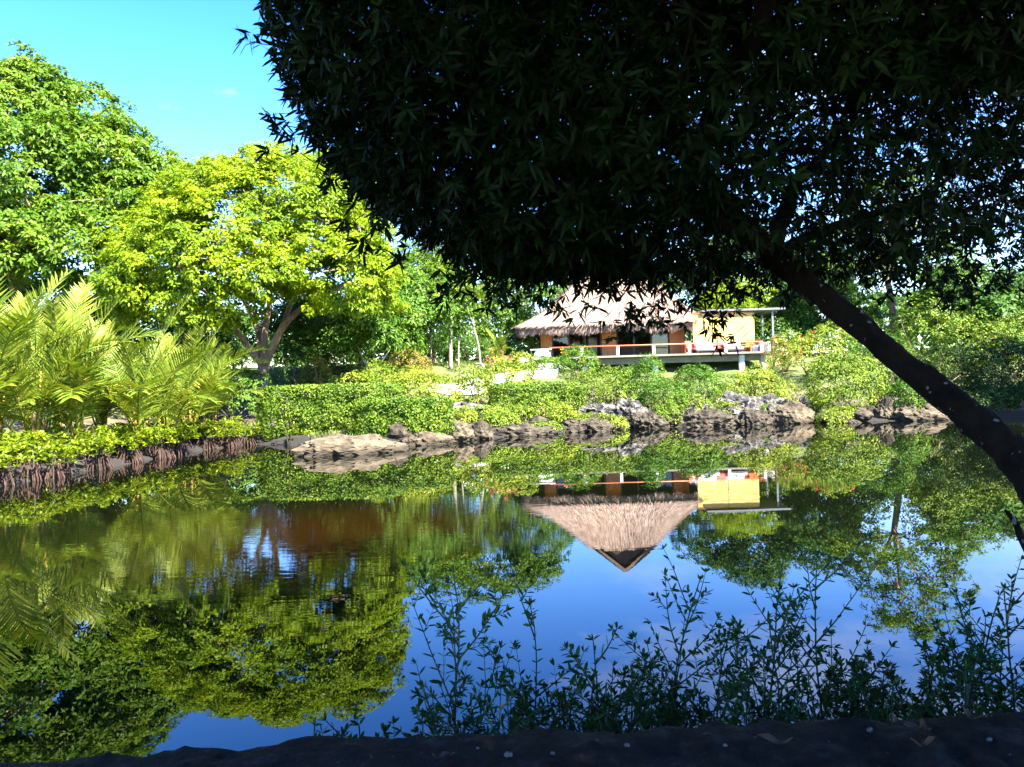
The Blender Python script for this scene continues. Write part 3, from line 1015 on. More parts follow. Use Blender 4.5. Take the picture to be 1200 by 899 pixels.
n = 26000
a, s = rr.random(n), np.sqrt(1 - rr.random(n) * 0.999)
s = 1 - s
s = np.where(rr.random(n) < 0.35, rr.random(n), s)
Pb, dn, nr = surf(a, s)
parts = [straw(Pb + nr * (0.03 + 0.10 * rr.random(n))[:, None], dn, nr, 0.5 + 0.6 * rr.random(n), 0.03 + 0.04 * rr.random(n), 0.02 + 0.06 * rr.random(n), 0.02)]
n = 9000                                                            # the hanging fringe
a = rr.random(n)
Pb, dn, nr = surf(a, np.zeros(n) + 0.005)
Pb = Pb - nr * (0.30 * rr.random(n))[:, None]
dd = unit(dn * 0.8 + np.array([0, 0, -1.0]))
ragged = 0.42 + 0.30 * np.abs(np.sin(a * 61)) * np.abs(np.sin(a * 23 + 1)) + 0.25 * rr.random(n)
parts.append(straw(Pb, dd, nr, ragged, 0.03 + 0.04 * rr.random(n), rr.normal(size=n) * 0.10, 0.0))
V_, F_ = merge(parts)
np_mesh('thatch', V_, F_, M['straw'], hut)
# the little gable on top, its opening a dark sheet for the shade inside
gb = MB()
gy0, gy1 = 64.95, 69.0
ap0, ap1 = (8.78, gy0 - 0.25, 12.95), (8.78, gy1, 12.95)
lo = [(6.5, gy0, 11.15), (11.1, gy0, 11.15), (11.1, gy1, 11.15), (6.5, gy1, 11.15)]
gb.add([lo[0], ap0, ap1, lo[3]], [(0, 1, 2, 3)]).add([ap0, lo[1], lo[2], ap1], [(0, 1, 2, 3)])
gb.add([lo[3], ap1, lo[2]], [(0, 1, 2)])
g = gb.build('gable_roof', M['thatch_base'], hut)
sm = g.modifiers.new('thickness', 'SOLIDIFY')
sm.thickness, sm.offset = 0.25, 0
MB().add([(7.1, gy0 + 0.35, 11.25), (10.5, gy0 + 0.35, 11.25), (8.78, gy0 + 0.35, 12.7)], [(0, 1, 2)]).build('vent_shade', M['dark_wood'], g)
n = 4000
t_ = rr.random(n)
yy = gy0 - 0.2 + (gy1 - gy0) * rr.random(n)
sgn = np.where(rr.random(n) < 0.5, -1, 1)
Pb = np.stack([8.78 + sgn * t_ * 2.25, yy, 12.95 - 1.8 * t_], 1)
dn = unit(np.stack([sgn * 2.25, np.zeros(n), np.full(n, -1.8)], 1))
nr = unit(np.stack([sgn * 1.8, np.zeros(n), np.full(n, 2.25)], 1))
V_, F_ = straw(Pb + nr * 0.15, dn, nr, 0.4 + 0.4 * rr.random(n), 0.03 + 0.04 * rr.random(n), 0.05 * rr.random(n), 0.02)
np_mesh('gable_thatch', V_, F_, M['straw'], g)

# railing and parapet
rl = MB().tube([(2.9, 60.12, ZF + 0.74), (19.0, 60.12, ZF + 0.74)], 0.045, 8).build('railing', M['rail'], hut, True)
for x in (2.75, 5.35, 8.05, 10.75, 13.45, 16.2, 18.9):
    MB().box(x - 0.10, x + 0.10, 60.02, 60.22, ZF + 0.001, ZF + 0.69).build('post', M['white'], rl, bevel=0.01)
MB().box(19.35, 19.597, 60.05, 63.38, ZF + 0.002, ZF + 0.72).build('parapet', M['white'], hut, bevel=0.02)
MB().box(18.75, 19.1, 60.35, 60.42, ZF + 0.05, ZF + 0.78).build('notice_panel', M['charcoal'], hut)

# bamboo pavilion: flat roof, two steel posts, two blinds
pv = thing('deck_pavilion', 'flat dark roofed steel pavilion with closed yellow bamboo blinds beside the thatch', 'pavilion', (17.5, 62.5, ZF))
MB().box(14.7, 21.0, 60.96, 66.0, 7.62, 7.74).build('roof', M['dark_steel'], pv)
MB().box(14.65, 21.05, 60.86, 60.956, 7.60, 7.75).build('fascia', M['steel'], pv)
for x, y in ((20.15, 61.2), (20.75, 65.6), (14.75, 65.6)):
    MB().box(x - 0.07, x + 0.07, y - 0.07, y + 0.07, tz(x, y) - 0.2 if x > 19.6 else ZF - 0.2, 7.598).build('post', M['steel'], pv)
for a, b in ((14.02, 16.36), (16.40, 18.72)):
    bl = MB().box(a, b, 61.13, 61.17, 5.30, 7.42).build('bamboo_blind', M['bamboo'], pv)
    MB().tube([(a, 61.15, 7.48), (b, 61.15, 7.48)], 0.06, 8).build('roller', M['wood'], bl, True)
    MB().tube([(a, 61.15, 5.28), (b, 61.15, 5.28)], 0.035, 6).build('bottom_bar', M['wood'], bl, True)
MB().box(14.3, 19.6, 63.42, 63.6, ZF, ZF + 0.9).build('low_wall', M['wood'], pv)


def daybed(label, x, y, m):
    t = thing('daybed', label, 'daybed', (x, y, ZF))
    f = MB().box(x - 0.75, x + 0.75, y - 0.5, y + 0.9, ZF + 0.14, ZF + 0.24).build('frame', M['charcoal'], t)
    for dx in (-0.65, 0.65):
        for dy in (-0.42, 0.8):
            MB().box(x + dx - 0.04, x + dx + 0.04, y + dy - 0.04, y + dy + 0.04, ZF + 0.001, ZF + 0.139).build('leg', M['charcoal'], t)
    MB().box(x - 0.73, x + 0.73, y - 0.48, y + 0.88, ZF + 0.241, ZF + 0.40).build('mattress', M[m], t, bevel=0.04)
    MB().box(x - 0.72, x + 0.72, y + 0.34, y + 0.5, ZF + 0.36, ZF + 0.86, rx=-0.35).build('backrest', M[m], t, bevel=0.05)
    for dx in (-0.38, 0.38):
        MB().box(x + dx - 0.3, x + dx + 0.3, y + 0.16, y + 0.30, ZF + 0.41, ZF + 0.78, rx=-0.4).build('pillow', M[m], t, bevel=0.05)


daybed('low white cushioned daybed on the deck between the red chairs', 14.75, 60.6, 'white')
daybed('low grey cushioned daybed on the deck under the right-hand blind', 16.85, 60.6, 'cushion_grey')


def armchair(label, x, y, m, rz):
    t = thing('armchair', label, 'chair', (x, y, ZF))
    R = Matrix.Rotation(rz, 3, 'Z')
    c = Vector((x, y, ZF))

    def q(name, x0, x1, y0, y1, z0, z1, rx=0):
        mb = MB().box(x0, x1, y0, y1, z0, z1, rx=rx)
        mb.v = [tuple(c + R @ Vector(v)) for v in mb.v]
        mb.build(name, M[m], t, bevel=0.012)
    q('seat', -0.3, 0.3, -0.3, 0.28, 0.34, 0.42, 0.12)
    q('backrest', -0.3, 0.3, 0.28, 0.34, 0.38, 0.98, -0.3)
    for s in (-1, 1):
        q('armrest', s * 0.36 - 0.06, s * 0.36 + 0.06, -0.36, 0.34, 0.56, 0.60)
        q('leg', s * 0.36 - 0.03, s * 0.36 + 0.03, -0.33, -0.25, 0.001, 0.559)
        q('leg', s * 0.36 - 0.03, s * 0.36 + 0.03, 0.24, 0.32, 0.001, 0.559)


armchair('red wooden armchair beside the orange table on the deck', 13.72, 60.65, 'red', 0.5)
armchair('red wooden armchair between the white and the grey daybed', 15.8, 60.7, 'red', -0.1)
armchair('orange wooden armchair at the railing end of the deck', 18.05, 60.7, 'orange', -0.7)
tb = thing('deck_table', 'square orange table on the deck next to the right column', 'table', (13.9, 62.2, ZF))
MB().box(13.4, 14.4, 61.8, 62.6, ZF + 0.70, ZF + 0.75).build('tabletop', M['orange'], tb, bevel=0.01)
for dx in (-0.43, 0.43):
    for dy in (-0.33, 0.33):
        MB().box(13.9 + dx - 0.035, 13.9 + dx + 0.035, 62.2 + dy - 0.035, 62.2 + dy + 0.035, ZF + 0.001, ZF + 0.699).build('leg', M['orange'], tb)
pt = thing('planter', 'white square planter with a small green plant on the deck', 'planter', (18.62, 60.85, ZF))
MB().box(18.42, 18.82, 60.65, 61.05, ZF + 0.001, ZF + 0.5).build('pot', M['white'], pt, bevel=0.02)
r = np.random.default_rng(4)
V_, F_ = leaves(np.array([18.62, 60.85, ZF + 0.5]) + r.normal(size=(60, 3)) * (0.05, 0.05, 0.02), unit(r.normal(size=(60, 3)) * 0.6 + (0, 0, 0.9)), rand_dirs(60, r), np.full(60, 0.32), np.full(60, 0.1), droop=0.2)
np_mesh('plant', V_, F_, M['fresh_leaf'], pt)

# white table and stone steps at the left end of the deck
tb = thing('cloth_table', 'table under a white cloth at the left end of the deck', 'table', (2.15, 60.2, 4.1))
zt = 4.16
MB().box(1.45, 3.05, 59.9, 60.8, zt + 0.86, zt + 0.91).build('tabletop', M['white'], tb, bevel=0.01)
cl = MB()
m_ = 28
ring0, ring1 = [], []
for k in range(m_):
    a = 2 * PI * k / m_
    ex, ey = abs(math.cos(a)) ** 0.5 * (1 if math.cos(a) > 0 else -1), abs(math.sin(a)) ** 0.5 * (1 if math.sin(a) > 0 else -1)
    f = 1 + 0.09 * math.sin(5 * a + 1) + 0.06 * math.sin(9 * a)
    ring0.append((2.35 + ex * 0.48, 60.35 + ey * 0.36, zt + 0.918))
    ring1.append((2.35 + ex * 0.72 * f, 60.35 + ey * 0.5 * f, zt + 0.12))
cl.add(ring0 + ring1, [tuple(range(m_))] + [(k, k + m_, (k + 1) % m_ + m_, (k + 1) % m_) for k in range(m_)])
tag(cl.build('tablecloth', M['white'], None, True), 'white cloth hanging to the ground from the table by the steps', 'tablecloth')
for x in (1.52, 2.98):
    for y in (59.97, 60.73):
        MB().box(x - 0.03, x + 0.03, y - 0.03, y + 0.03, tz(x, y) - 0.1, zt + 0.859).build('leg', M['charcoal'], tb)
for x, y, lab in ((0.75, 59.6, 'white round pot on the ground left of the cloth table'), (1.2, 60.1, 'white round pot closest to the cloth table leg')):
    z = tz(x, y)
    p_ = MB().lathe((x, y, z - 0.05), [(0, 0), (0.2, 0), (0.27, 0.3), (0.3, 0.55), (0.32, 0.58), (0.27, 0.58), (0.25, 0.5), (0, 0.5)], 16).build('garden_pot', M['white'], None, True)
    tag(p_, lab, 'pot')
tb = thing('stone_steps', 'pale sunlit stone steps leading up to the left end of the deck', 'steps', (2.0, 57.5, 3.4))
for k in range(6):
    y = 55.0 + k * 0.75
    x = 1.3 + k * 0.12
    z = tz(x + 0.7, y + 0.4)
    MB().box(x + 0.1 * (k % 2), x + 1.7, y, y + 0.78, z - 0.3, z + 0.10).build('step', M['pale_stone'], tb, bevel=0.03)


def patch(name, m, pts, lift, kind='structure'):
    mb = MB()
    c = np.mean(np.array(pts), 0)
    n_ = len(pts)
    q = []
    for s in (1.0, 0.66, 0.33):
        q += [(c[0] + (p[0] - c[0]) * s, c[1] + (p[1] - c[1]) * s) for p in pts]
    q.append((c[0], c[1]))
    zz = terr([p[0] for p in q], [p[1] for p in q]) + lift
    vs = [(p[0], p[1], z) for p, z in zip(q, zz)]
    fs = [(r_ * n_ + k, r_ * n_ + (k + 1) % n_, (r_ + 1) * n_ + (k + 1) % n_, (r_ + 1) * n_ + k) for r_ in (0, 1) for k in range(n_)]
    fs += [(2 * n_ + k, 2 * n_ + (k + 1) % n_, 3 * n_) for k in range(n_)]
    mb.add(vs, fs).build(name, m)['kind'] = kind


patch('path', M['pale_stone'], [(-5.2, 48.6), (-3.6, 48.2), (-2.0, 49.2), (-1.2, 51.5), (0.2, 54.0), (1.2, 55.0), (2.6, 55.2), (1.8, 56.5), (0.2, 56.2), (-1.8, 54.0), (-3.6, 51.2), (-5.0, 50.2)], 0.06)

# ------------------------------------------------------------------ the person in the kitchen
pe = thing('person', 'person in a white shirt standing behind the kitchen counter, seen from the back', 'person', (5.45, 66.4, ZF))


def skin_figure(name, joints, edges, m, parent, levels=2):
    me = bpy.data.meshes.new(name)
    off = root_loc(parent)
    me.from_pydata([tuple(Vector(j[0])) for j in joints], edges, [])
    o = link(name, me, None, parent)
    sk = o.modifiers.new('skin', 'SKIN')
    for i, j in enumerate(joints):
        me.skin_vertices[0].data[i].radius = (j[1], j[2] if len(j) > 2 else j[1])
    me.skin_vertices[0].data[0].use_root = True
    ss = o.modifiers.new('smooth', 'SUBSURF')
    ss.levels = ss.render_levels = levels
    for q in m:
        me.materials.append(q)
    return o


bj = [((0, 0, 0.95), 0.15, 0.11), ((0, 0, 1.15), 0.135, 0.10), ((0, 0.01, 1.36), 0.17, 0.10), ((0, 0, 1.50), 0.06, 0.06), ((0, -0.01, 1.57), 0.075, 0.085), ((0, -0.01, 1.68), 0.07, 0.085),
      ((0.2, 0, 1.40), 0.06), ((0.27, 0.04, 1.14), 0.045), ((0.20, 0.24, 1.06), 0.033), ((0.17, 0.33, 1.05), 0.03), ((-0.2, 0, 1.40), 0.06), ((-0.27, 0.04, 1.14), 0.045), ((-0.18, 0.24, 1.08), 0.033), ((-0.15, 0.33, 1.07), 0.03),
      ((0.09, 0, 0.86), 0.09), ((0.10, 0.01, 0.48), 0.06), ((0.10, -0.01, 0.08), 0.042), ((0.11, 0.12, 0.04), 0.04), ((-0.09, 0, 0.86), 0.09), ((-0.10, 0.01, 0.48), 0.06), ((-0.10, -0.01, 0.08), 0.042), ((-0.11, 0.12, 0.04), 0.04)]
be = [(0, 1), (1, 2), (2, 3), (3, 4), (4, 5), (2, 6), (6, 7), (7, 8), (8, 9), (2, 10), (10, 11), (11, 12), (12, 13), (0, 14), (14, 15), (15, 16), (16, 17), (0, 18), (18, 19), (19, 20), (20, 21)]
skin_figure('body', bj, be, [M['skin']], pe)
skin_figure('shirt', [((0, 0, 0.93), 0.17, 0.13), ((0, 0, 1.15), 0.155, 0.12), ((0, 0.01, 1.36), 0.185, 0.118), ((0, 0, 1.47), 0.08, 0.08), ((0.2, 0, 1.40), 0.078), ((0.255, 0.03, 1.2), 0.066), ((-0.2, 0, 1.40), 0.078), ((-0.255, 0.03, 1.2), 0.066)],
            [(0, 1), (1, 2), (2, 3), (2, 4), (4, 5), (2, 6), (6, 7)], [M['shirt']], pe)
skin_figure('trousers', [((0, 0, 0.93), 0.165, 0.125), ((0.09, 0, 0.84), 0.105), ((0.10, 0.01, 0.48), 0.078), ((0.10, -0.01, 0.12), 0.065), ((-0.09, 0, 0.84), 0.105), ((-0.10, 0.01, 0.48), 0.078), ((-0.10, -0.01, 0.12), 0.065)],
            [(0, 1), (1, 2), (2, 3), (0, 4), (4, 5), (5, 6)], [M['trousers']], pe)
bmh = MB()
bmh.lathe((0, -0.02, 1.56), [(0.085, -0.02), (0.098, 0.05), (0.095, 0.13), (0.07, 0.19), (0.03, 0.215), (0, 0.22)], 14)
bmh.v = [tuple(Vector(v) + pe.location) for v in bmh.v]
bmh.build('hair', M['hair'], pe, True)

# ------------------------------------------------------------------ trees across the water
yb = P(307, 447, 47.6)
yb.z = tz(yb.x, yb.y)
x0, y0, z0 = yb
tree('spreading_tree', 'broad lime yellow-green tree with a forked trunk behind the clipped hedges', (x0, y0, z0),
     [(x0, y0, z0 - 0.1), (x0 + 0.02, y0, z0 + 1.0), (x0 + 0.1, y0, z0 + 2.2)], 0.43,
     [[P(290, 405, 47.4), P(277, 388, 46.5), P(250, 350, 44.5), P(210, 320, 43)], [P(311, 385, 48), P(316, 350, 48.5), P(312, 300, 48.5), P(305, 240, 48.5)],
      [P(326, 392, 47.2), P(352, 362, 46.8), P(385, 345, 46), P(420, 320, 46)], [P(300, 380, 49), P(270, 330, 51), P(220, 290, 52)], [P(330, 385, 48.5), P(350, 330, 50), P(370, 280, 51)]],
     [(P(215, 320, 44), (3.9, 4.0, 2.8)), (P(190, 350, 43.5), (2.6, 3.0, 1.9)), (P(255, 300, 43), (4.5, 3.5, 3.2)), (P(320, 265, 46), (5.0, 4.5, 3.6)), (P(260, 240, 48), (4.0, 4.0, 2.5)),
      (P(378, 300, 45.5), (3.9, 4.0, 3.2)), (P(412, 332, 45), (2.4, 3, 2.1)), (P(360, 235, 48), (4.5, 4.5, 2.6)), (P(240, 355, 43), (3.0, 2.5, 1.5)), (P(300, 215, 49), (4, 4, 1.6)), (P(392, 245, 49), (3.2, 4, 2.5)), (P(172, 295, 46), (2.3, 3, 2.0)), (P(212, 362, 42.5), (3.2, 2.6, 1.5)), (P(412, 348, 44), (2.2, 2.6, 1.6)), (P(285, 322, 41.5), (3.2, 2.2, 1.4)), (P(385, 322, 42.5), (2.8, 2.4, 1.6))],
     2900, 66, 0.58, 0.19, 0.11, M['yellow_leaf'], M['bark'], 11, limb_r=0.24, shell=0.62, twigs=90, flat=0.55)

lb = P(20, 430, 52)
lb.z = tz(lb.x, lb.y)
tree('tall_tree', 'tallest green tree, rising at the edge of the photo behind the palms', tuple(lb),
     [tuple(lb - Vector((0, 0, 0.1))), tuple(lb + Vector((0.3, 0, 4))), tuple(lb + Vector((-0.2, 0, 8)))], 0.6,
     [[P(-10, 310, 51), P(15, 288, 49), P(50, 268, 47)], [P(20, 240, 52), P(35, 180, 52), P(42, 140, 52)], [P(60, 270, 52), P(110, 220, 51), P(150, 190, 51)], [P(-40, 260, 51), P(-70, 200, 50), P(-100, 160, 50)]],
     [(P(30, 230, 49), (5.5, 5, 4.5)), (P(45, 145, 52), (2.8, 3.5, 3.2)), (P(46, 102, 52), (1.4, 2, 1.5)), (P(-20, 160, 51), (4.5, 4.5, 4.5)), (P(105, 205, 51), (4.0, 4.5, 3.4)), (P(150, 205, 52), (2.8, 3, 2.4)),
      (P(85, 290, 47), (3.5, 3.5, 2.6)), (P(20, 300, 46), (4.0, 3.5, 2.6)), (P(150, 260, 50), (3.2, 3.5, 2.8)), (P(-60, 260, 48), (5, 5, 5)), (P(95, 150, 53), (2.6, 3, 2.4))],
     2300, 56, 0.75, 0.30, 0.15, M['green_leaf'], M['bark'], 12, limb_r=0.3, twigs=90, flat=0.6)


def bgtree(name, label, px, top, D, wpx, leafm, seed, bot=None, n=520, L=0.34, bark='bark', group=None, lobes=7, up=0.5, crad=0.75):
    """a tree that the photograph shows centred on px with its top at row top"""
    r = np.random.default_rng(seed)
    b = P(px, 440, D)
    b.z = tz(b.x, b.y)
    tp = P(px, top, D)
    hgt = tp.z - b.z
    zb = P(px, bot, D).z if bot else b.z + hgt * 0.22
    rx = wpx / F * D / 2
    zc = (tp.z + zb) / 2
    rz = (tp.z - zb) / 2
    lb_ = [((b.x, b.y, zc), (rx * 0.72, rx * 0.72, rz * 0.8))]
    for k in range(lobes):
        a = 2 * PI * k / lobes + r.random()
        q = 0.5 + 0.2 * r.random()
        f = r.random() * 1.3 - 0.6
        lb_.append(((b.x + math.cos(a) * rx * q, b.y + math.sin(a) * rx * q, zc + f * rz * 0.75), (rx * (0.38 + 0.15 * r.random()), rx * 0.42, rz * (0.30 + 0.12 * r.random()))))
    lb_.append(((b.x + r.normal() * rx * 0.15, b.y, tp.z - rz * 0.35), (rx * 0.42, rx * 0.42, rz * 0.35)))
    tk = [(b.x, b.y, b.z - 0.1), (b.x + r.normal() * 0.2, b.y, b.z + hgt * 0.2), (b.x + r.normal() * 0.3, b.y, b.z + hgt * 0.42)]
    lm = [[(b.x + math.cos(a) * rx * 0.25, b.y + math.sin(a) * rx * 0.25, b.z + hgt * 0.58), (b.x + math.cos(a) * rx * 0.45, b.y + math.sin(a) * rx * 0.45, zc + rz * 0.3)] for a in (0.4, 2.4, 4.3)]
    return tree(name, label, tuple(b), tk, max(0.12, hgt * 0.022), lm, lb_, n, 44, crad, L * 0.76, L * 0.38, leafm, M[bark], seed, group, limb_r=hgt * 0.012, twigs=30, up=up)


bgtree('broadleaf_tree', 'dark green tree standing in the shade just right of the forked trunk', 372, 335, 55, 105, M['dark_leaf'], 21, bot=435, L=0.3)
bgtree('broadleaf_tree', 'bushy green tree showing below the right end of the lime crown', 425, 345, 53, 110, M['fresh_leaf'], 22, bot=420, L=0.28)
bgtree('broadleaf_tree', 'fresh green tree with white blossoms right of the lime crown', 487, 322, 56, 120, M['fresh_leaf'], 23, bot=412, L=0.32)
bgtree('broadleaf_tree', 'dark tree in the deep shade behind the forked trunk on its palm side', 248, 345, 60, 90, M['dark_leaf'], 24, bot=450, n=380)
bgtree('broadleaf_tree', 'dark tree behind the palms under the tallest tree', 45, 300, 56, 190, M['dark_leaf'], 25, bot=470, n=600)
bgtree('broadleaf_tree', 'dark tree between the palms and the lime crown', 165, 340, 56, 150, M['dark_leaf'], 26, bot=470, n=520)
bgtree('garden_tree', 'tall tree behind the areca palms left of the thatched roof', 560, 262, 76, 130, M['green_leaf'], 27, bot=430, n=620)
bgtree('garden_tree', 'bright tree close to the left tip of the thatched roof', 622, 282, 77, 105, M['fresh_leaf'], 28, bot=425, n=520)
bgtree('garden_tree', 'tree whose top shows above the blossoming tree', 510, 275, 72, 100, M['green_leaf'], 29, bot=420, n=450)
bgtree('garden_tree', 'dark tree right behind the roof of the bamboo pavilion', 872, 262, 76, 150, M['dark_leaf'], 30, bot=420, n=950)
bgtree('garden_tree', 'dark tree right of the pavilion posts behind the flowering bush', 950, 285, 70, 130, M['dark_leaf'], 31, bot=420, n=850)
bgtree('garden_tree', 'tallest tree on the right bank, with an open ragged crown', 1045, 195, 66, 150, M['green_leaf'], 32, bot=390, n=420, lobes=10)
bgtree('garden_tree', 'low bright tree at the far right behind the mangroves', 1135, 318, 62, 150, M['fresh_leaf'], 33, bot=400, n=480)
bgtree('garden_tree', 'dark narrow tree at the right edge of the photo', 1196, 318, 58, 60, M['dark_leaf'], 34, bot=420, n=300)
bgtree('garden_tree', 'green tree hidden for the most part behind the thatched roof', 735, 318, 84, 180, M['green_leaf'], 35, bot=420, n=480)
bgtree('garden_tree', 'yellowish tree showing above the flat pavilion roof', 862, 330, 68, 75, M['yellow_leaf'], 36, bot=400, n=260, L=0.28)

tree('garden_tree', 'tall tree just beyond the right edge of the photo, shading the mangroves', (35.5, 38.5, tz(35.5, 38.5)), [(35.5, 38.5, 0.8), (35.3, 38.5, 4), (35, 38.6, 6.5)], 0.35,
     [[(33.5, 38, 8.5), (32.5, 38, 10)], [(36.5, 39, 9), (37, 39, 11)]], [((34.5, 38.5, 10.5), (4.2, 4, 3.2)), ((36.5, 40, 8.5), (3.5, 3.5, 2.5)), ((32.6, 38.8, 9.2), (2.6, 3, 2.0))], 600, 40, 0.7, 0.28, 0.14, M['green_leaf'], M['bark'], 77, twigs=20)  # unseen tree, placed so its crown shades the mangroves

# frangipani with pale bent trunks
fb = P(436, 425, 51)
fb.z = tz(fb.x, fb.y)
r = np.random.default_rng(8)
ft = tree('frangipani', 'low frangipani with pale bent stems behind the hedge', tuple(fb), [tuple(fb - Vector((0, 0, .1))), tuple(fb + Vector((0, 0, 0.4))), tuple(fb + Vector((0.05, 0, 0.8)))], 0.16,
          [[fb + Vector((-0.5, 0, 1.6)), fb + Vector((-0.9, 0, 2.6))], [fb + Vector((0.6, 0, 1.5)), fb + Vector((1.2, 0, 2.3))], [fb + Vector((0.1, 0.3, 1.8)), fb + Vector((0.2, 0.4, 3.0))]],
          [(fb + Vector((0, 0, 3.2)), (1.8, 1.4, 0.9))], 110, 16, 0.45, 0.34, 0.11, M['fresh_leaf'], M['pale_bark'], 41, limb_r=0.11, twigs=12)


def areca(label, px, py, D, h, seed, lean=0.0, r0=0.13):
    b = P(px, py, D)
    b.z = tz(b.x, b.y)
    t = thing('areca_palm', label, 'palm', tuple(b))
    tp = b + Vector((lean, 0, h))
    MB().tube(spline([b - Vector((0, 0, 0.1)), b + Vector((lean * 0.2, 0, h * 0.4)), tp], 10), list(np.linspace(r0, r0 * 0.7, 10)), 9).build('trunk', M['palm_bark'], t, True)
    MB().tube([tp, tp + Vector((lean * 0.1, 0, 0.7))], [r0 * 0.85, r0 * 0.45], 9).build('crownshaft', M['cane'], t, True)
    rr_ = np.random.default_rng(seed)
    for k in range(9):
        o = bpy.data.objects.new('frond', FRA[k % 2])
        COL.objects.link(o)
        o.parent = t
        o.location = tp - b + Vector((lean * 0.1, 0, 0.6))
        o.rotation_euler = (0, -0.25 * (k % 3), 2 * PI * k / 9 + rr_.random() * 0.4)
        o.scale = (0.85 + 0.3 * rr_.random(),) * 3


areca('slender palm with a thick pale trunk on the small lawn', 528, 425, 56, 3.9, 1, 0.12, 0.16)
areca('thin palm stem just right of the thick pale palm trunk', 537, 422, 58, 3.6, 2, 0.25, 0.08)
areca('leaning slender palm left of the thatched roof', 563, 418, 58, 4.5, 3, -0.9, 0.09)
areca('thin dark stemmed palm between the blossoming tree and the thick palm', 505, 425, 57, 3.4, 4, 0.1, 0.08)

# ------------------------------------------------------------------ hedges and shrubs on the far bank
hedge('longest clipped hedge, in front of the forked tree trunk', -12.4, -5.3, 38.0, 40.2, 2.72, M['trimmed_leaf'], 26000, 1)
hedge('clipped hedge standing on the pale water-edge rock, in front of the longest hedge', -7.2, -2.75, 35.4, 37.0, 1.98, M['trimmed_leaf'], 19000, 2)
hedge('small-leaved clipped hedge at the foot of the steps, with a shaded end', -1.2, 3.9, 43.6, 46.0, 2.5, M['trimmed_leaf'], 22000, 3)


def pxbush(label, px, top, bot, wpx, D, m, seed, n=5000, dep=1.0, L=0.13, **kw):
    a = P(px, top, D)
    rx = wpx / F * D / 2
    z = tz(a.x, D)
    zb = min(z, P(px, bot, D).z)
    return bush(kw.pop('name', 'garden_shrub'), label, (a.x, D, zb if kw.pop('sink', False) else z), (rx, rx * dep, max(0.5, (a.z - z) / 1.02)), M[m], n, L, seed, **kw)


pxbush('yellow-green shrub behind the longest hedge under the frangipani', 425, 436, 456, 90, 44, 'pale_leaf', 1, n=4000)
pxbush('low dark shrub between the forked trunk and the hedge', 345, 408, 448, 70, 50, 'dark_leaf', 2, n=3500)
pxbush('reddish-leaved shrub beside the frangipani', 372, 423, 445, 45, 49, 'red_leaf', 3, n=2000)
pxbush('pale yellow-green shrub between the second hedge and the path', 497, 430, 470, 95, 43, 'pale_leaf', 4, n=6000)
pxbush('pale leafy shrub overhanging the edge of the path', 452, 425, 460, 60, 47, 'hedge_leaf', 5, n=3500)
pxbush('shrub under the blossoming tree with a rusty tint', 478, 408, 432, 60, 52, 'red_leaf', 6, n=2200)
pxbush('bougainvillea with pink flowers left of the stone steps', 596, 420, 462, 70, 50, 'pale_leaf', 7, n=6500, blossom=M['pink_petal'], nb=26, name='bougainvillea')
pxbush('rounded shrub between the bougainvillea and the path', 557, 434, 470, 50, 46, 'pale_leaf', 8, n=3500, blossom=M['white_petal'], nb=30, bsize=0.08)
pxbush('little leafy shrub on the rocks between the second and the small-leaved hedge', 572, 478, 502, 55, 41, 'pale_leaf', 9, n=2600, L=0.11)
pxbush('tiny shrub on the rock below the path', 540, 478, 498, 32, 39.5, 'pale_leaf', 10, n=1500, L=0.1)
pxbush('dark leafy shrub against the left front of the deck', 672, 411, 440, 62, 57.5, 'fresh_leaf', 11, n=4200, blossom=M['orange_petal'], nb=12)
pxbush('yellow-green shrub spreading below the left front of the deck', 700, 434, 466, 90, 51, 'hedge_leaf', 12, n=6000)
pxbush('shrub with arching sprays below the second railing post', 752, 424, 470, 55, 50, 'fresh_leaf', 13, n=4200, crad=0.3)
pxbush('shrub growing over the rocks under the middle of the deck', 778, 446, 492, 60, 45.5, 'fresh_leaf', 14, n=4500)
pxbush('full shrub below the daybeds', 822, 432, 478, 72, 47.5, 'fresh_leaf', 15, n=6000)
pxbush('pale feathery shrub under the right corner of the deck', 884, 434, 470, 66, 47.5, 'pale_leaf', 16, n=6000)
pxbush('flowering bush with red blooms right of the pavilion', 945, 388, 440, 95, 57, 'pale_leaf', 17, n=7500, blossom=M['red_petal'], nb=20, bsize=0.14, name='flowering_bush')
pxbush('small red-leaved bush between the deck corner and the flowering bush', 918, 398, 440, 36, 60, 'red_leaf', 18, n=2000, blossom=M['red_petal'], nb=10)
pxbush('fresh green shrub behind the flowering bush', 985, 392, 440, 60, 56, 'fresh_leaf', 19, n=3600)
pxbush('tiny shrub growing between the grey rocks', 690, 486, 500, 32, 42.2, 'seedling_leaf', 20, n=900, L=0.1)
pxbush('dark shrub filling the shade under the deck', 640, 418, 440, 50, 58, 'fresh_leaf', 22, n=2500)
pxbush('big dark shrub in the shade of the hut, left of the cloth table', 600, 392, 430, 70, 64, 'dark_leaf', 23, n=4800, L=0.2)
pxbush('dark shrub behind the areca palms', 548, 398, 430, 60, 64, 'dark_leaf', 24, n=3600, L=0.2)

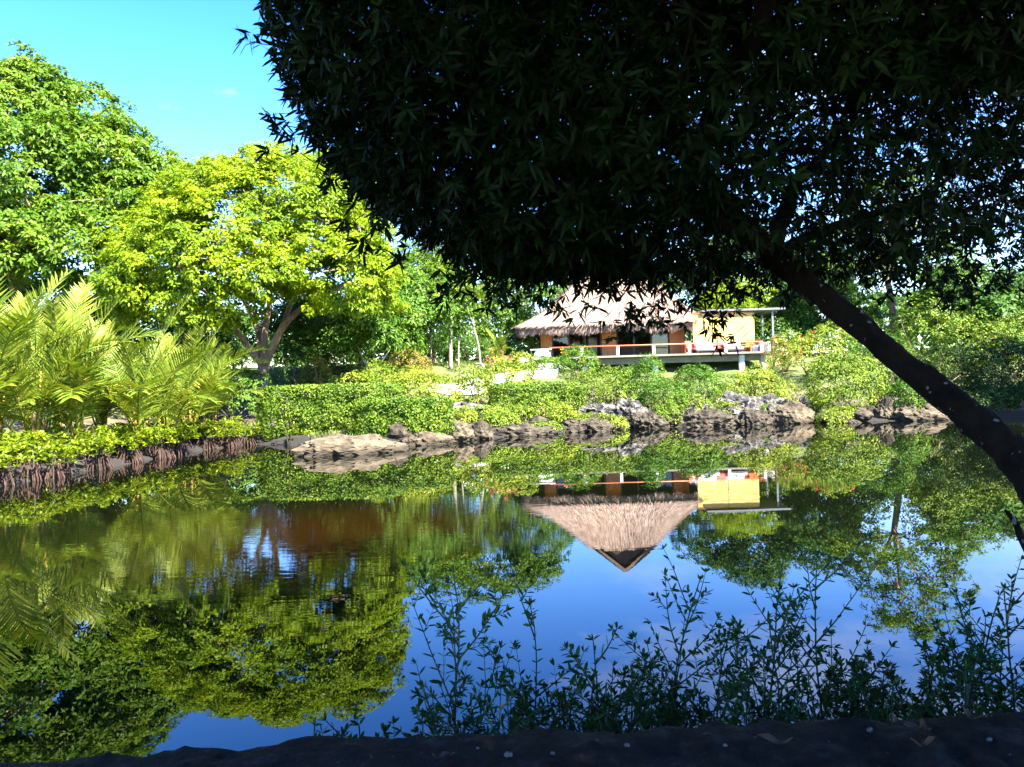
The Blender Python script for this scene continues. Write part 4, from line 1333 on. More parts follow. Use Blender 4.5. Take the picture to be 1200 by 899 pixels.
for i, (px, top, D, wp, m_, lab) in enumerate(((335, 398, 62, 80, 'fresh_leaf', 'shady undergrowth shrub seen through the gap right of the forked trunk'), (395, 392, 63, 90, 'dark_leaf', 'shady undergrowth shrub behind the bushy green tree, on the trunk side'),
                                              (450, 394, 63, 90, 'fresh_leaf', 'shady undergrowth shrub behind the frangipani'), (500, 396, 64, 80, 'dark_leaf', 'shady undergrowth shrub behind the thin dark palm stem'), (225, 400, 60, 90, 'dark_leaf', 'shady undergrowth shrub behind the last palms'),
                                              (905, 380, 68, 90, 'dark_leaf', 'dark shrub seen between the pavilion posts'), (1000, 372, 66, 120, 'dark_leaf', 'dark shrub at the foot of the ragged tallest bank tree'))):
    pxbush(lab, px, top, 440, wp, D, m_, 60 + i, n=4200, L=0.22, crad=0.4)
for i, (px, py, D, wp, hp, lab) in enumerate(((470, 498, 36.6, 30, 22, 'creeper over the pale sandy boulder beside the second hedge'), (600, 492, 41.6, 60, 16, 'low creeping plant on top of the wide flat brown rock'), (648, 492, 42.2, 60, 20, 'creeping plant between the flat rock and the grey-white rocks'),
                                             (800, 486, 43.6, 60, 24, 'small bush hanging over the broad rock face'), (845, 476, 46.5, 46, 24, 'leafy tuft behind the largest grey boulder'), (720, 472, 46, 60, 26, 'leafy bush behind the tall grey-white rock'),
                                             (912, 470, 47, 60, 28, 'pale bush behind the rock pile'), (628, 478, 43.2, 50, 18, 'little plant at the shaded corner of the small-leaved hedge'), (958, 488, 43.6, 26, 22, 'small plant at the end of the rock pile'), (590, 500, 39.8, 40, 16, 'little green plant at the left end of the wide flat rock'), (665, 498, 41.6, 36, 18, 'green plant between the flat rock and the low brown boulder'), (782, 500, 42.4, 40, 26, 'leafy bush reaching down to the water left of the broad rock face'), (850, 490, 43.9, 36, 18, 'green tuft in a cleft of the rock pile'), (905, 492, 43.8, 30, 16, 'green tuft between the pale boulder and the dark cleft boulder'), (716, 505, 41.2, 34, 18, 'leafy plant at the water between the low and the dark brown boulder'), (640, 510, 39.6, 34, 14, 'small plant at the water right of the wide flat rock'), (975, 500, 41.7, 40, 20, 'leafy plant at the water under the round mangrove bush'), (515, 505, 36.6, 34, 16, 'creeper between the pale sandy boulder and the upright one'))):
    pxbush(lab, px, py - hp, py, wp, D, 'hedge_leaf' if i % 2 else 'pale_leaf', 80 + i, n=1800, L=0.11, crad=0.18)
MG = dict(name='mangrove_bush', cat='mangrove')
pxbush('round mangrove bush beside the grey rocks, dotted with pale leaves', 985, 420, 494, 102, 44.5, 'hedge_leaf', 31, n=11000, low=-0.6, **MG)
pxbush('small mangrove bush right of the pale twisted rock', 1056, 448, 492, 50, 43, 'fresh_leaf', 32, n=3800, **MG)
pxbush('mangrove bush at the water behind the leaning trunk', 1120, 408, 496, 110, 45.5, 'mangrove_leaf', 33, n=9000, low=-0.6, **MG)
pxbush('mangrove bush at the right edge of the photo, dark at the water', 1195, 395, 496, 120, 45, 'mangrove_leaf', 34, n=9000, low=-0.6, **MG)
pxbush('sunny mangrove thicket rising behind the leaning trunk', 1105, 362, 430, 130, 50, 'hedge_leaf', 35, n=9000, L=0.16, **MG)
pxbush('sunny mangrove thicket at the right edge of the photo, above the dark one', 1190, 366, 430, 140, 50.5, 'hedge_leaf', 36, n=9000, L=0.16, **MG)
pxbush('mangrove bush between the flowering bush and the leaning trunk', 1035, 396, 450, 70, 51, 'fresh_leaf', 37, n=5000, L=0.15, **MG)
pxbush('mangrove bush beyond the right edge of the sunny thicket', 1290, 385, 496, 160, 46, 'mangrove_leaf', 38, n=5000, L=0.18, **MG)

pxbush('low mangrove bush at the waterline right behind the leaning trunk', 1140, 455, 498, 90, 42.6, 'mangrove_leaf', 39, n=5000, **MG)
pxbush('low mangrove bush at the waterline cut by the right edge', 1215, 445, 498, 110, 42.4, 'mangrove_leaf', 40, n=5500, **MG)
# understory behind the palms
pxbush('dark undergrowth shrub behind the palms nearest to the hedge', 270, 425, 500, 90, 43, 'fresh_leaf', 41, n=5500, L=0.16)
pxbush('dark undergrowth shrub behind the middle palms', 150, 400, 500, 130, 42, 'dark_leaf', 42, n=6000, L=0.18)
pxbush('dark undergrowth shrub behind the palms at the left edge', 30, 395, 500, 150, 38, 'dark_leaf', 43, n=6000, L=0.18)

# ------------------------------------------------------------------ palms on the left bank
def pl(label, px, D, sc, spec, seed, canes=4):
    a = P(px, 480, D)
    spec = spec + [('up', (97 * seed) % 360, 0.95), ('up', (97 * seed + 140) % 360, 0.8), ('up', (97 * seed + 250) % 360, 0.9), ('arch', (47 * seed + 130) % 360, 0.8)]
    palm(label, (a.x, D, max(0.2, tz(a.x, D))), sc * 1.2, spec, seed, canes)


pl('palm with tall fronds cut by the left edge of the photo', -8, 27.5, 1.28, [('up', 60, 1.05), ('up', 150, 1), ('mid', 20, 1), ('mid', -40, 1), ('mid', 200, 1), ('arch', -90, 1), ('arch', 100, .9), ('up', 280, 1.1)], 1, 6)
pl('palm with orange canes at the left, its fronds folding over', 38, 28, 1.15, [('up', 40, 1), ('up', 140, 1), ('mid', 0, 1), ('mid', 175, 1), ('arch', -60, .9), ('arch', -130, .9), ('mid', 70, 1)], 2, 7)
pl('palm with one long frond arching over to the right', 88, 29.5, 1.15, [('up', 15, 1.05), ('mid', 8, 1.15), ('mid', 160, 1), ('arch', -60, 1), ('up', 120, .9), ('arch', 220, .9), ('mid', 270, .9)], 3, 5)
pl('palm in the second row between two tall ones', 118, 33, 1.15, [('up', 70, 1), ('mid', -20, 1), ('mid', 190, 1), ('arch', 240, 1), ('arch', -70, .9), ('up', 170, .9)], 4)
pl('palm with an upright pale frond, in the middle of the group', 165, 32, 1.12, [('up', 25, 1.15), ('up', 100, .9), ('mid', -20, 1), ('mid', 180, 1), ('arch', 230, .9), ('arch', -60, 1), ('mid', 60, .9)], 5, 5)
pl('palm standing low between the upright frond and the last palms', 195, 34.2, 1.0, [('up', 80, 1), ('mid', 10, 1), ('mid', 150, .9), ('arch', -40, 1), ('arch', 220, 1), ('up', 200, .8)], 6)
pl('palm with a bright upright frond near the hedge', 222, 36.5, 1.12, [('up', 20, 1.0), ('mid', 5, 1.05), ('mid', 60, .9), ('mid', 170, .9), ('arch', -50, 1), ('arch', 210, .9)], 7, 4)
pl('last palm beside the longest hedge, its fronds low and spreading', 246, 39, 1.0, [('mid', 10, 1), ('arch', -10, 1), ('arch', -70, .9), ('mid', 120, .9), ('up', 60, .8), ('arch', 200, .9)], 8, 3)
pl('palm in the back row behind the orange canes', 62, 33.5, 1.25, [('up', 100, 1.1), ('up', 30, 1), ('mid', 170, 1), ('mid', -10, 1), ('arch', 230, 1), ('arch', -60, 1)], 9)

for px, D, sc, sd, lab in ((505, 60, 0.62, 21, 'small yellow-green palm among the thin palm stems on the lawn'), (584, 60, 0.66, 22, 'small palm between the leaning palm stem and the thatched roof'), (470, 54, 0.5, 23, 'small palm under the blossoming tree')):
    a = P(px, 430, D)
    palm(lab, (a.x, D, tz(a.x, D)), sc, [('up', 30, 1), ('up', 150, 1), ('mid', 270, 1), ('mid', 0, 1), ('mid', 200, .9), ('arch', 320, .9), ('arch', 100, .9)], sd, 2, 'small palms on the lawn')

# mangrove seedlings with their roots, along the left shore
SG = 'mangrove seedlings along the left shore'


def seedling(label, x, y, h, w_, seed, group=SG, roots=9, nl=70, leafm='seedling_leaf'):
    r = np.random.default_rng(seed)
    z = -0.25
    t = thing('mangrove_seedling', label, 'mangrove', (x, y, 0), group)
    mb = MB()
    mb.tube([(x, y, z), (x + r.normal() * 0.06, y, h * 0.5), (x + r.normal() * 0.1, y, h * 0.9)], [0.035, 0.028, 0.012], 6)
    mb.build('stem', M['twig'], t, True)
    rb = MB()
    for k in range(roots):
        a = r.random() * 2 * PI
        q = (0.15 + 0.45 * r.random()) * w_
        e = Vector((x + math.cos(a) * q, y + math.sin(a) * q, z))
        rb.tube([e, e.lerp(Vector((x, y, 0.1)), 0.12 + 0.1 * r.random()) + Vector((0, 0, 0.24 * h)), e.lerp(Vector((x, y, 0)), 0.35 + 0.2 * r.random()) * 1.0 + Vector((0, 0, h * (0.40 + 0.2 * r.random())))], [0.024, 0.022, 0.014], 5)
    rb.build('prop_root', M['root'], t, True)
    nt_ = max(4, nl // 8)
    a = r.random(nt_) * 2 * PI
    q = np.sqrt(r.random(nt_)) * w_ * 0.62
    tp = np.stack([x + np.cos(a) * q, y + np.sin(a) * q, h * (0.50 + 0.55 * r.random(nt_)) * (1 - 0.15 * (q / max(w_, .1)))], 1)
    k = np.repeat(np.arange(nt_), 8)
    d = unit(rand_dirs(len(k), r) * (1, 1, 0.5) + (0, 0, 0.35))
    V_, F_ = leaves(tp[k] + d * 0.02, d, np.array([[0, 0, 1.0]]) + rand_dirs(len(k), r) * 0.3, 0.17 * (0.7 + 0.5 * r.random(len(k))), np.full(len(k), 0.075), droop=0.15, shape='hex')
    np_mesh('foliage', V_, F_, M[leafm], t)


r = np.random.default_rng(17)
path = [(-18.5, 18.2), (-16, 21.5), (-14.95, 23.5), (-14.2, 29), (-14.0, 33.9), (-12.9, 37.6)]
k = 0
for row, off in ((0, 0.1), (1, 0.7), (2, 1.2), (0, -0.9), (0, -2.0)):
    pts = spline([(a, b, 0) for a, b in path], 20 - row * 3)
    for i, p in enumerate(pts):
        seedling('bright green mangrove seedling on reddish stilt roots along the left shore', p.x + off * 0.9 - 1.05 + r.normal() * 0.15, p.y + 0.1 + r.normal() * 0.2, (1.15 - 0.10 * row + 0.35 * r.random()), 1.05, 200 + k, nl=300, roots=26)
        k += 1
for i, (px, D, h, lab) in enumerate(((337, 37.0, 1.15, 'single mangrove seedling on one thin stem before the dark foot of the longest hedge'), (290, 38, 0.75, 'short lone seedling in the water left of the thin-stemmed one'),
                                     (318, 38.6, 0.55, 'tiniest seedling in the bay before the longest hedge'), (362, 35.2, 0.75, 'seedling beside the tip of the pale water-edge rock'), (997, 41.2, 0.8, 'lone seedling in the water before the round mangrove bush'))):
    a = P(px, 500, D)
    seedling(lab, a.x, D, h, 0.42 if h < 1 else 0.6, 400 + i, None, 3, 90 if h > 1 else 50)

# ------------------------------------------------------------------ rocks
def pxrock(label, px, py, D, wpx, hpx, m, seed, group=None, dep=0.8, sub=4, rough=0.38):
    """py is the row of the rock's foot"""
    a = P(px, py, D)
    w_ = wpx / F * D / 2
    h = hpx * 0.82 / F * D
    rz = h / 1.35
    rock('rock', label, (a.x, D, a.z + 0.40 * rz - 0.05), (w_ / 0.95, w_ * dep, rz), M[m], seed, group, sub, rough)


pxrock('long low pale sandy rock at the water below the second hedge', 412, 534, 31.3, 118, 30, 'sand_rock', 1, dep=0.5, sub=5, rough=0.25)
pxrock('pale sandy boulder at the right end of the long low rock', 500, 525, 35.0, 62, 22, 'sand_rock', 2, dep=0.6, sub=5, rough=0.3)
pxrock('upright pale boulder beside a black cleft below the path', 532, 520, 36.2, 38, 32, 'sand_rock', 3, sub=5)
pxrock('squat boulder right of the black cleft', 560, 517, 37.2, 34, 26, 'rock', 4, sub=5)
pxrock('grey sunlit slab above the black cleft', 548, 486, 41.5, 50, 17, 'grey_rock', 5, sub=5)
pxrock('wide flat brown rock at the water below the small-leaved hedge', 615, 512, 39.0, 80, 18, 'rock', 6, sub=5, dep=0.5)
pxrock('low brown boulder at the water right of the wide flat rock', 690, 507, 40.8, 66, 22, 'rock', 7, sub=5, dep=0.6)
pxrock('grey-white knobbly rock behind the low brown boulder', 702, 487, 43.5, 44, 17, 'grey_rock', 8, sub=5)
pxrock('grey-white rock standing taller with a dark hollow', 738, 490, 43.0, 36, 25, 'grey_rock', 9, sub=5)
pxrock('dark brown boulder with a black side, at the water below the tall grey rock', 760, 503, 41.8, 38, 24, 'rock', 10, sub=5)
pxrock('broad brown rock face at the water under the deck', 825, 502, 42.0, 62, 25, 'rock', 11, sub=5, dep=0.6)
pxrock('largest grey boulder at the top of the rock pile', 865, 484, 44.5, 50, 27, 'grey_rock', 12, sub=5)
pxrock('dark cleft boulder on the right of the rock pile top', 897, 484, 45.0, 42, 24, 'grey_rock', 13, sub=5)
pxrock('smooth pale boulder at the right foot of the rock pile', 928, 499, 42.6, 48, 34, 'sand_rock', 14, sub=5, rough=0.25)
pxrock('brown boulder at the foot of the rock pile in the middle', 882, 502, 42.2, 42, 26, 'rock', 15, sub=5)
pxrock('thin pale pointed rock at the right end of the rock pile', 942, 494, 43.2, 14, 34, 'grey_rock', 16, sub=5)
pxrock('pale twisted upright rock beside the round mangrove bush', 1036, 492, 42.4, 20, 34, 'sand_rock', 17, sub=5, rough=0.55)
pxrock('brown rock at the water behind the leaning trunk', 1072, 496, 42.0, 58, 22, 'sand_rock', 18, sub=5)
pxrock('pale rock awash in front of the round mangrove bush', 998, 502, 41.0, 22, 12, 'sand_rock', 19)
rk = np.random.default_rng(5)
spots = []
for i in range(34):
    u = rk.random()
    px = 470 + u * 620
    D = np.interp(px, [470, 530, 620, 700, 800, 900, 1000, 1090], [35.2, 36.3, 39.2, 41.2, 42.7, 42.3, 42.2, 41.5]) + abs(rk.normal()) * 0.7
    a = P(px, 500, D)
    w_ = 0.3 + 0.4 * rk.random()
    rock('rock', 'small rough brown rock among the bigger ones on the far waterline', (a.x, D, 0.05 + max(0, tz(a.x, D)) + 0.1), (w_, w_ * 0.8, w_ * (0.5 + 0.4 * rk.random())), M['rock'], 50 + i, 'small rocks along the far waterline', 3)
for i in range(16):
    px = 810 + 130 * rk.random()
    D = 42.8 + 1.9 * rk.random()
    a = P(px, 480, D)
    w_ = 0.4 + 0.4 * rk.random()
    rock('rock', 'jagged grey rock of the rock pile below the deck', (a.x, D, tz(a.x, D) + 0.12), (w_, w_ * 0.8, w_ * 0.8), M['grey_rock'], 90 + i, 'jagged rocks of the rock pile', 4)

# grass and creeping plants on the bank
r = np.random.default_rng(9)
n = 90000
x = -14 + 46 * r.random(n)
y = 33 + 30 * r.random(n)
d = shore_dist(x, y)
pn = np.array([noise.noise(Vector((a * 0.45, b * 0.45, 3))) for a, b in zip(x, y)])
k = (d > 0.9) & (pn > -0.15) & ~((x > 2.4) & (y > 59)) & ~((np.abs(x + 1.5 - (y - 51.5) * 0.75) < 1.6) & (y > 47) & (y < 57))
x, y = x[k], y[k]
z = terr(x, y)
d = unit(rand_dirs(len(x), r) * (1, 1, 0.3) * 0.6 + (0, 0, 1))
V_, F_ = leaves(np.stack([x, y, z - 0.02], 1), d, rand_dirs(len(x), r), 0.14 + 0.22 * r.random(len(x)), 0.03 + 0.04 * r.random(len(x)), droop=0.25)
tag(np_mesh('grass', V_, F_, M['straw_grass']), 'rough grass and creeping plants on the far bank', 'grass', kind='stuff')

# far trees that close the view
r = np.random.default_rng(19)
lob = []
for i in range(46):
    x = -26 + i * 3.4 + r.normal()
    lob.append(((x, 92 + r.normal() * 5, 6.0 + r.normal()), (4.0, 4.0, 3.6 + r.random() * 1.2)))
for i in range(14):
    lob.append(((-52 - i * 3.6, 80 + r.normal() * 6, 6.5), (4, 4, 4.5 + r.random() * 2)))
for i in range(12):
    lob.append(((34 + i * 3.2, 60 + r.normal() * 4 - i, 5.0), (3, 3, 3 + r.random())))
cp, cd = lobe_points(lob, 4600, r, 0.7)
V_, F_ = clump_leaves(cp, cd, 24, 1.1, 0.5, 0.28, r)
tag(np_mesh('treeline', V_, F_, M['dark_leaf']), 'mass of trees far behind the garden', 'trees', kind='stuff')

# ------------------------------------------------------------------ the foreground: wall, shade tree, waterside shrubs
r = np.random.default_rng(31)
bm = bmesh.new()
nxw, prof = 420, [(1.05, 1.45), (1.05, 1.86), (1.12, 1.905), (1.17, 1.91), (1.22, 1.915), (1.27, 1.915), (1.32, 1.915), (1.37, 1.915), (1.42, 1.91), (1.46, 1.905), (1.50, 1.895), (1.53, 1.87), (1.545, 1.83), (1.555, 1.6), (1.56, 1.2)]
grid = []
for i in range(nxw):
    x = -3.2 + 7.4 * i / (nxw - 1)
    row = []
    for j, (yy, zz) in enumerate(prof):
        q = Vector((x * 2.2, yy * 3, zz * 3))
        a = noise.noise(q) * 0.012 + noise.noise(q * 4) * 0.007 + noise.noise(q * 9) * 0.008 + noise.noise(q * 21) * 0.006
        lift = 0.02 * (x - 0.2) + 0.02 * max(0, noise.noise(Vector((x * 0.9, 0, 4))))
        row.append(bm.verts.new((x, yy + a * 1.3, zz + (a + lift if 1 < j < 13 else a))))
    grid.append(row)
for i in range(nxw - 1):
    for j in range(len(prof) - 1):
        bm.faces.new((grid[i][j], grid[i][j + 1], grid[i + 1][j + 1], grid[i + 1][j]))
bmesh.ops.recalc_face_normals(bm, faces=bm.faces)
me = bpy.data.meshes.new('stone_wall')
bm.to_mesh(me)
bm.free()
wl = link('stone_wall', me, M['wall_stone'], None, True)
tag(wl, 'low dark rough-topped stone wall along the bottom of the photo', 'wall')


def wall_top(x, y):
    dg = bpy.context.evaluated_depsgraph_get()
    hit = S.ray_cast(dg, Vector((x, y, 2.2)), Vector((0, 0, -1)), distance=1.2)
    return hit[1].z if hit[0] else 1.915


bpy.context.view_layer.update()
for i, (px, py, s, lab) in enumerate(((908, 878, 0.055, 'long dry leaf lying alone in the middle of the wall top'), (520, 893, 0.035, 'orange-brown dry leaf at the bottom of the wall, under the tallest shrub'), (1062, 862, 0.05, 'broad dry leaf beside the white pebble on the wall top'),
                                       (1085, 866, 0.035, 'curled dry leaf between two others on the wall'), (1142, 850, 0.045, 'dry leaf lying farthest along the right of the wall'), (1082, 886, 0.04, 'dry leaf nearest the camera on the right of the wall'))):
    D = 0.64 / ((py - 449.5 + (px - 600) * 0.0297) / F)
    a = P(px, py, D)
    z = wall_top(a.x, D) + 0.006
    an = r.random() * 3
    s *= 0.55
    n_ = 7
    mb = MB()
    vs = []
    for q in range(n_):
        t_ = q / (n_ - 1) * 2 - 1
        hw = s * 0.34 * (1 - t_ * t_) ** 0.6 * (1 + 0.3 * math.sin(5 * t_ + 2 * i)) + 0.0005
        for sd in (-1, 0, 1):
            vs.append((a.x + math.cos(an) * t_ * s - math.sin(an) * sd * hw, D + math.sin(an) * t_ * s + math.cos(an) * sd * hw, z + 0.008 * t_ * t_ + 0.003 * abs(sd) + 0.004 * math.sin(4 * t_ + i)))
    mb.add(vs, [(q * 3 + c_, q * 3 + c_ + 1, q * 3 + c_ + 4, q * 3 + c_ + 3) for q in range(n_ - 1) for c_ in (0, 1)])
    lf = mb.build('dry_leaf', M['dry_leaf'], None, True)
    tag(lf, lab, 'leaf')
for i, (px, py, s) in enumerate(((596, 890, 0.007), (648, 888, 0.004), (735, 879, 0.005), (850, 882, 0.004), (1020, 861, 0.006), (1160, 876, 0.005), (700, 870, 0.003), (560, 878, 0.003))):
    D = 0.64 / ((py - 449.5 + (px - 600) * 0.0297) / F)
    a = P(px, py, D)
    rock('pebble', 'small white pebble on the dark wall top', (a.x, D, wall_top(a.x, D) + s * 0.5), (s, s * 0.8, s * 0.8), M['pebble'], 300 + i, 'white pebbles on the wall top', 3, 0.2, 'pebble')

# waterside shrubs
def shrub(label, px, top, D, nst, spread, seed, lead=True):
    """upright willowy stems; top: the row its tallest tip reaches"""
    r = np.random.default_rng(seed)
    tip = P(px, top, D)
    zb = tz(tip.x, D) - 0.03
    t = thing('waterside_shrub', label, 'shrub', (tip.x, D, zb))
    mb = MB()
    LB, LA, LL = [], [], []

    def stem(p0, d0, ln, r0, depth):
        n_ = max(4, int(ln / 0.035))
        p, d = Vector(p0), Vector(d0).normalized()
        pts = [p.copy()]
        for i in range(n_):
            d = (d + Vector((r.normal() * 0.05, r.normal() * 0.05, 0.045))).normalized()
            p = p + d * ln / n_
            pts.append(p.copy())
            f = (i + 1) / n_
            if f > 0.12 or depth:
                a0 = r.random() * 2 * PI
                for q in range(2 + int(r.random() < 0.35)):
                    aa = a0 + q * PI * (1 if q < 2 else 0.5) + r.normal() * 0.3
                    s = d.orthogonal().normalized()
                    b = d.cross(s)
                    ax = (s * math.cos(aa) + b * math.sin(aa)) * 0.9 + d * (0.55 + 0.5 * r.random()) + Vector((0, 0, -0.1))
                    LB.append(tuple(p)); LA.append(tuple(ax)); LL.append((0.031 + 0.021 * r.random()) * (1.05 - 0.45 * f))
            if depth < 2 and 0.15 < f < 0.93 and r.random() < (0.78 if depth == 0 else 0.22):
                aa = r.random() * 2 * PI
                s = d.orthogonal().normalized()
                b = d.cross(s)
                stem(p, d * 0.75 + (s * math.cos(aa) + b * math.sin(aa)) * 0.75, ln * (0.20 + 0.22 * r.random()) * (1.15 - 0.6 * f), r0 * 0.55, depth + 1)
        for q in range(4):
            LB.append(tuple(p)); LA.append(tuple(d + Vector((r.normal(), r.normal(), r.normal())) * 0.45)); LL.append(0.022 + 0.012 * r.random())
        mb.tube(pts, list(np.linspace(r0, r0 * 0.35, len(pts))), 4, False)

    hgt = tip.z - zb
    if lead:
        stem((tip.x + 0.01, D, zb), (0, 0, 1), hgt, 0.006, 0)
    for k in range(nst):
        a = r.random() * 2 * PI
        ln = hgt * (0.34 + 0.42 * r.random())
        stem((tip.x + r.normal() * spread * 0.45, D + r.normal() * 0.12, zb), (math.cos(a) * 0.42, math.sin(a) * 0.25, 1), ln, 0.005, 0)
    mb.build('stem', M['twig'], t, True)
    LB, LA, LL = np.array(LB), np.array(LA), np.array(LL)
    V_, F_ = leaves(LB, LA, np.array([[0, 0, 1.0]]) + rand_dirs(len(LB), r) * 0.6, LL, LL * 0.27, fold=0.1, droop=0.12, shape='hex')
    np_mesh('foliage', V_, F_, M['shrub_leaf'], t)


SH = [(330, 838, 2.0, 2, 0.10, 'smallest sprig poking over the wall at the open water'), (425, 848, 1.95, 2, 0.06, 'short sprig on the wall edge left of the tallest shrub'), (470, 826, 2.1, 3, 0.10, 'low sprigs at the left foot of the tallest shrub'),
      (546, 656, 2.35, 6, 0.14, 'tall shrub with one upright stem, leftmost over the open water'), (608, 694, 2.5, 8, 0.16, 'leafy shrub between the upright-stemmed shrub and the thatch reflection'),
      (686, 722, 2.4, 8, 0.18, 'bushy shrub below the left slope of the reflected roof'), (754, 668, 2.6, 8, 0.18, 'shrub with forked tips right under the reflected roof top'),
      (868, 655, 2.55, 7, 0.2, 'shrub whose longest tip leans right, in the middle of the row'), (815, 740, 2.3, 8, 0.18, 'low dense shrub before the leaning-tipped one'), (962, 650, 2.6, 8, 0.17, 'shrub with the highest tip right of the middle, three-leaved on top'),
      (915, 735, 2.3, 8, 0.18, 'low dense shrub before the highest-tipped right one'), (1040, 715, 2.5, 8, 0.2, 'dense shrub below the reflection of the tallest bank tree'), (1130, 678, 2.6, 8, 0.18, 'shrub with a straight tip near the right edge'),
      (1100, 760, 2.25, 8, 0.2, 'low dense shrub at the right, closest to the wall'), (1192, 690, 2.5, 9, 0.2, 'shrub cut by the right edge of the photo'), (1010, 790, 2.2, 8, 0.2, 'lowest dense shrub against the wall, right of the middle'),
      (640, 800, 2.2, 8, 0.18, 'lowest dense shrub against the wall, below the reflected roof'), (730, 800, 2.2, 8, 0.18, 'low shrub filling the wall edge in the middle of the photo'), (560, 800, 2.15, 6, 0.14, 'low shrub around the foot of the tallest stem'),
      (862, 792, 2.15, 8, 0.2, 'low shrub against the wall under the leaning-tipped shrub'), (955, 798, 2.1, 8, 0.2, 'low shrub against the wall under the highest-tipped right shrub'), (1150, 785, 2.15, 8, 0.2, 'low shrub against the wall near the right edge'),
      (785, 815, 2.05, 8, 0.2, 'lowest sprigs against the wall where its top begins to rise')]
for i, (px, top, D, nst, sp, lab) in enumerate(SH):
    shrub(lab, px, top, D, int(nst * (2.4 if px > 650 else 1.5)) if nst > 5 else nst, sp, 500 + i)

# the leaning shade tree
st = thing('shade_tree', 'dark leaning tree with a lichen-spotted trunk and a vast shady crown over the pond', 'tree', (2.62, 3.3, 0.4))
mb = MB()
tpath = [Vector((2.65, 3.3, 0.2)), P(1262, 720, 3.3), P(1238, 610, 3.35), P(1190, 535, 3.5), P(1105, 462, 3.8), P(1000, 378, 4.15), P(905, 297, 4.5), P(858, 250, 4.7), P(815, 190, 4.8), P(760, 120, 4.8)]
q = spline(tpath, 170)
rad = np.interp(np.linspace(0, 1, 170), [0, 0.1, 0.22, 0.35, 0.5, 0.66, 0.78, 1], [0.2, 0.125, 0.096, 0.075, 0.065, 0.066, 0.062, 0.035])
mb.tube(q, list(rad), 36)
mb.v = [tuple(Vector(v) + Vector((noise.noise(Vector(v) * 7), noise.noise(Vector(v) * 7 + Vector((9, 0, 0))), noise.noise(Vector(v) * 7 + Vector((0, 9, 0))))) * 0.016 + Vector((noise.noise(Vector(v) * 28), noise.noise(Vector(v) * 28 + Vector((9, 0, 0))), noise.noise(Vector(v) * 30 + Vector((0, 9, 0))))) * 0.009) for v in mb.v]
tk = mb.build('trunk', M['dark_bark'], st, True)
sb = MB().tube(spline([P(1222, 660, 3.36), P(1198, 632, 3.34), P(1190, 612, 3.33), P(1178, 598, 3.32)], 8), [0.05, 0.035, 0.02, 0.016, 0.014, 0.012, 0.01, 0.006], 8)
sb.build('broken_branch', M['dark_bark'], tk, True)
lb = MB()
r = np.random.default_rng(77)
for pth, r0 in (([P(905, 297, 4.5), P(840, 260, 4.3), P(700, 180, 4.1), P(560, 120, 4.0), P(430, 70, 4.0)], 0.05), ([P(858, 250, 4.7), P(780, 250, 4.8), P(680, 270, 4.8), P(600, 290, 4.6)], 0.035),
                ([P(905, 297, 4.5), P(985, 262, 5.2), P(1080, 230, 6.0), P(1150, 180, 7.0)], 0.035), ([P(905, 297, 4.5), P(930, 220, 5.4), P(980, 160, 6.4), P(1000, 90, 7.4)], 0.05), ([P(985, 262, 5.2), P(1090, 270, 6.2), P(1190, 205, 7), P(1260, 160, 7.5)], 0.022),
                ([P(815, 190, 4.8), P(850, 90, 4.0), P(900, 0, 3.2), (1.6, 1.6, 6.0), (2.2, -1.5, 6.8)], 0.06), ([P(760, 120, 4.8), P(700, 40, 4.6), P(640, -60, 4.4)], 0.035), ([P(858, 250, 4.7), P(800, 290, 5.0), P(745, 330, 5.1)], 0.025),
                ([(2.2, -1.5, 6.8), (4.5, -2.5, 7.0)], 0.04), ([(1.6, 1.6, 6.0), (0, 0.5, 6.4), (-1.5, -1, 6.6)], 0.04)):
    lb.tube(spline(pth, 16), list(np.linspace(r0, r0 * 0.3, 16)), 8)


def superlobe(c, rad, p, n, r, lo=0.0, zmin=None):
    out_ = []
    tot = 0
    while tot < n:
        u = r.random((n * 2, 3)) * 2 - 1
        e = (np.abs(u) ** p).sum(1)
        u = u[(e < 1) & (e > lo)]
        q_ = np.array(c) + u * np.array(rad)
        dd_ = np.maximum(q_[:, 1], 0.3)
        vis = (q_[:, 2] > 4.3) & (q_[:, 2] > H + 0.72 * q_[:, 1] + 0.35)
        ok = (q_[:, 1] > 3.05) | vis
        out_.append(q_[ok]); tot += ok.sum()
    return np.concatenate(out_)[:n]


def whorls(C, axis, L, Wd, per, r):
    """rosettes of narrow leaves round the twig tips C"""
    n = len(C)
    k = np.repeat(np.arange(n), per)
    ax = axis[k]
    o = unit(np.cross(ax, rand_dirs(len(k), r)))
    d = unit(o + ax * (0.35 + 0.5 * r.random(len(k)))[:, None])
    ln = L * (0.45 + 0.95 * r.random(len(k)))
    nm = unit(ax + rand_dirs(len(k), r) * 0.4)
    return leaves(C[k] - ax * (0.03 * r.random(len(k)))[:, None], d, nm, ln, Wd * (0.8 + 0.4 * r.random(len(k))), fold=0.1, droop=0.12, shape='hex')


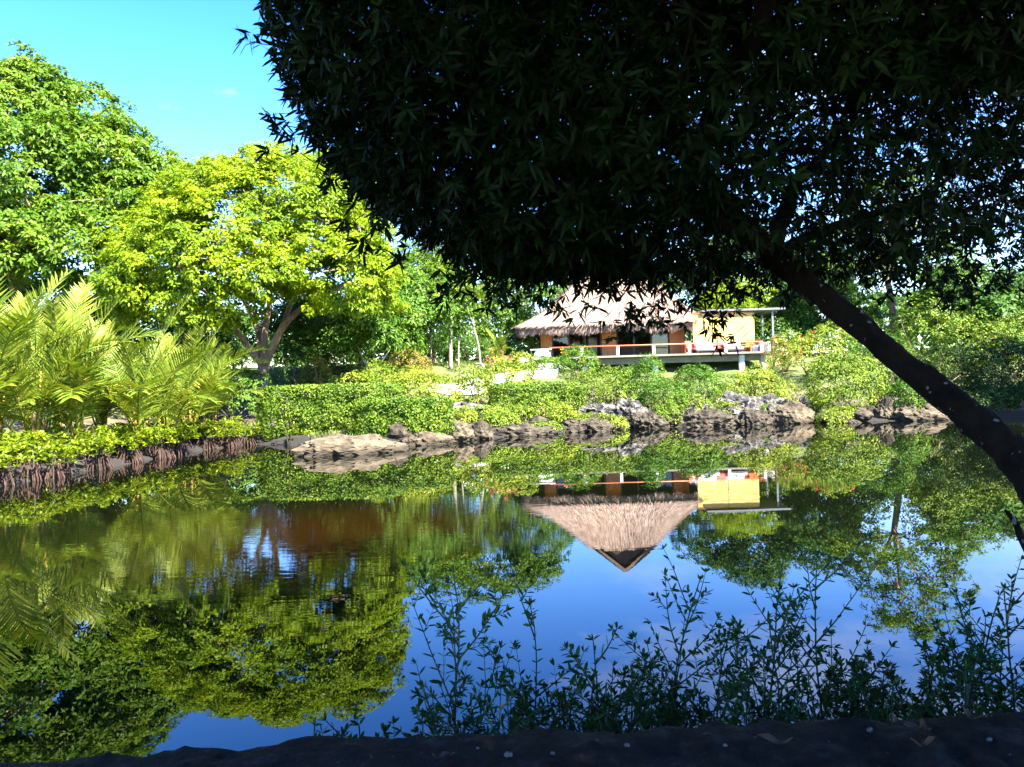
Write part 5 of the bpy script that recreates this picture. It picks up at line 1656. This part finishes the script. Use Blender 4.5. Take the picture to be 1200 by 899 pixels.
r = np.random.default_rng(78)
NEAR = ((1.25, 4.45, 4.77), (2.48, 1.9, 1.70))
FARL = ((4.4, 7.4, 5.75), (4.6, 3.0, 2.35))
OVER = ((3.0, -0.2, 6.9), (7.0, 6.0, 2.4))  # unseen crown overhead, spread and thickened to shade wall and trunk
cn = np.concatenate([superlobe(*NEAR, 2.6, 30000, r, 0.12), superlobe(*NEAR, 2.6, 11000, r, 0.72)])
cn = cn[~((cn[:, 0] > 0.7 + 0.5 * r.random(len(cn))) & (cn[:, 2] < 2.55 + 0.36 * cn[:, 1]) & (r.random(len(cn)) < 0.72))]
cf = superlobe(*FARL, 2.4, 14000, r)
cn = cn[cn[:, 2] > 2.60 + 0.108 * cn[:, 1] + 0.1 * r.random(len(cn))]
cf = cf[cf[:, 2] > 2.60 + 0.112 * cf[:, 1] + 0.12 * r.random(len(cf))]
# lower fringe sprays
fr_pts = []
for px, py, D in ((330, 150, 4.0), (345, 145, 4.0), (330, 60, 4.0), (400, 225, 4.0), (430, 258, 4.0), (455, 285, 4.0), (640, 352, 4.6), (672, 360, 4.8), (738, 380, 5.0), (748, 366, 5.0), (765, 365, 5.1), (800, 355, 5.1), (828, 372, 5.2), (838, 388, 5.2),
                  (560, 345, 4.4), (520, 330, 4.2), (610, 352, 4.5), (880, 350, 5.4), (930, 345, 5.6), (1130, 345, 6), (1160, 335, 6), (1110, 350, 6.2), (1050, 345, 6)):
    c = np.array(P(px, py, D))
    fr_pts.append(c + r.normal(size=(9, 3)) * (0.08, 0.08, 0.05))
for px in range(545, 905, 9):
    c = np.array(P(px + r.normal() * 4, 322 + 8 * r.normal(), 4.5 + (px - 545) / 400))
    fr_pts.append(c + r.normal(size=(8, 3)) * (0.07, 0.1, 0.06))
for px in range(905, 1215, 12):
    c = np.array(P(px + r.normal() * 4, 312 + 10 * r.normal(), 5.8 + r.normal() * 0.4))
    fr_pts.append(c + r.normal(size=(8, 3)) * (0.09, 0.1, 0.07))
fr_pts = np.concatenate(fr_pts)
parts = []
up = np.array([0, 0, 1.0])
for C, L, Wd, per in ((cn, 0.072, 0.016, 8), (cf, 0.072, 0.018, 7), (fr_pts, 0.075, 0.016, 8)):
    ctr = np.array(NEAR[0]) if C is not cf else np.array(FARL[0])
    ax = unit(unit(C - ctr) * 0.7 + rand_dirs(len(C), r) * 0.6)
    parts.append(whorls(C, ax, L, Wd, per, r))
    # each rosette sits on its twig
    tw = leaves(C - ax * 0.16, ax + rand_dirs(len(C), r) * 0.1, rand_dirs(len(C), r), np.full(len(C), 0.16), np.full(len(C), 0.006))
    parts.append(tw)
co = superlobe(*OVER, 2.5, 34000, r)
ax = unit(rand_dirs(len(co), r) * 0.7 + up * 0.3)
parts.append(whorls(co, ax, 0.17, 0.055, 7, r))
V_, F_ = merge(parts)
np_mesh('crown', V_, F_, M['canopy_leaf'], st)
for i in r.choice(len(cn), 130, replace=False):
    c = Vector(cn[i])
    e = min((Vector(v) for v in lb.v[::9]), key=lambda v: (v - c).length)
    limbs_to(lb, e, 0.012, [c], r, 5, tip=0.004)
for i in r.choice(len(cf), 90, replace=False):
    c = Vector(cf[i])
    e = min((Vector(v) for v in lb.v[:4000:9]), key=lambda v: (v - c).length)
    limbs_to(lb, e, 0.014, [c], r, 5, tip=0.004)
lb.build('limb', M['dark_bark'], st, True)
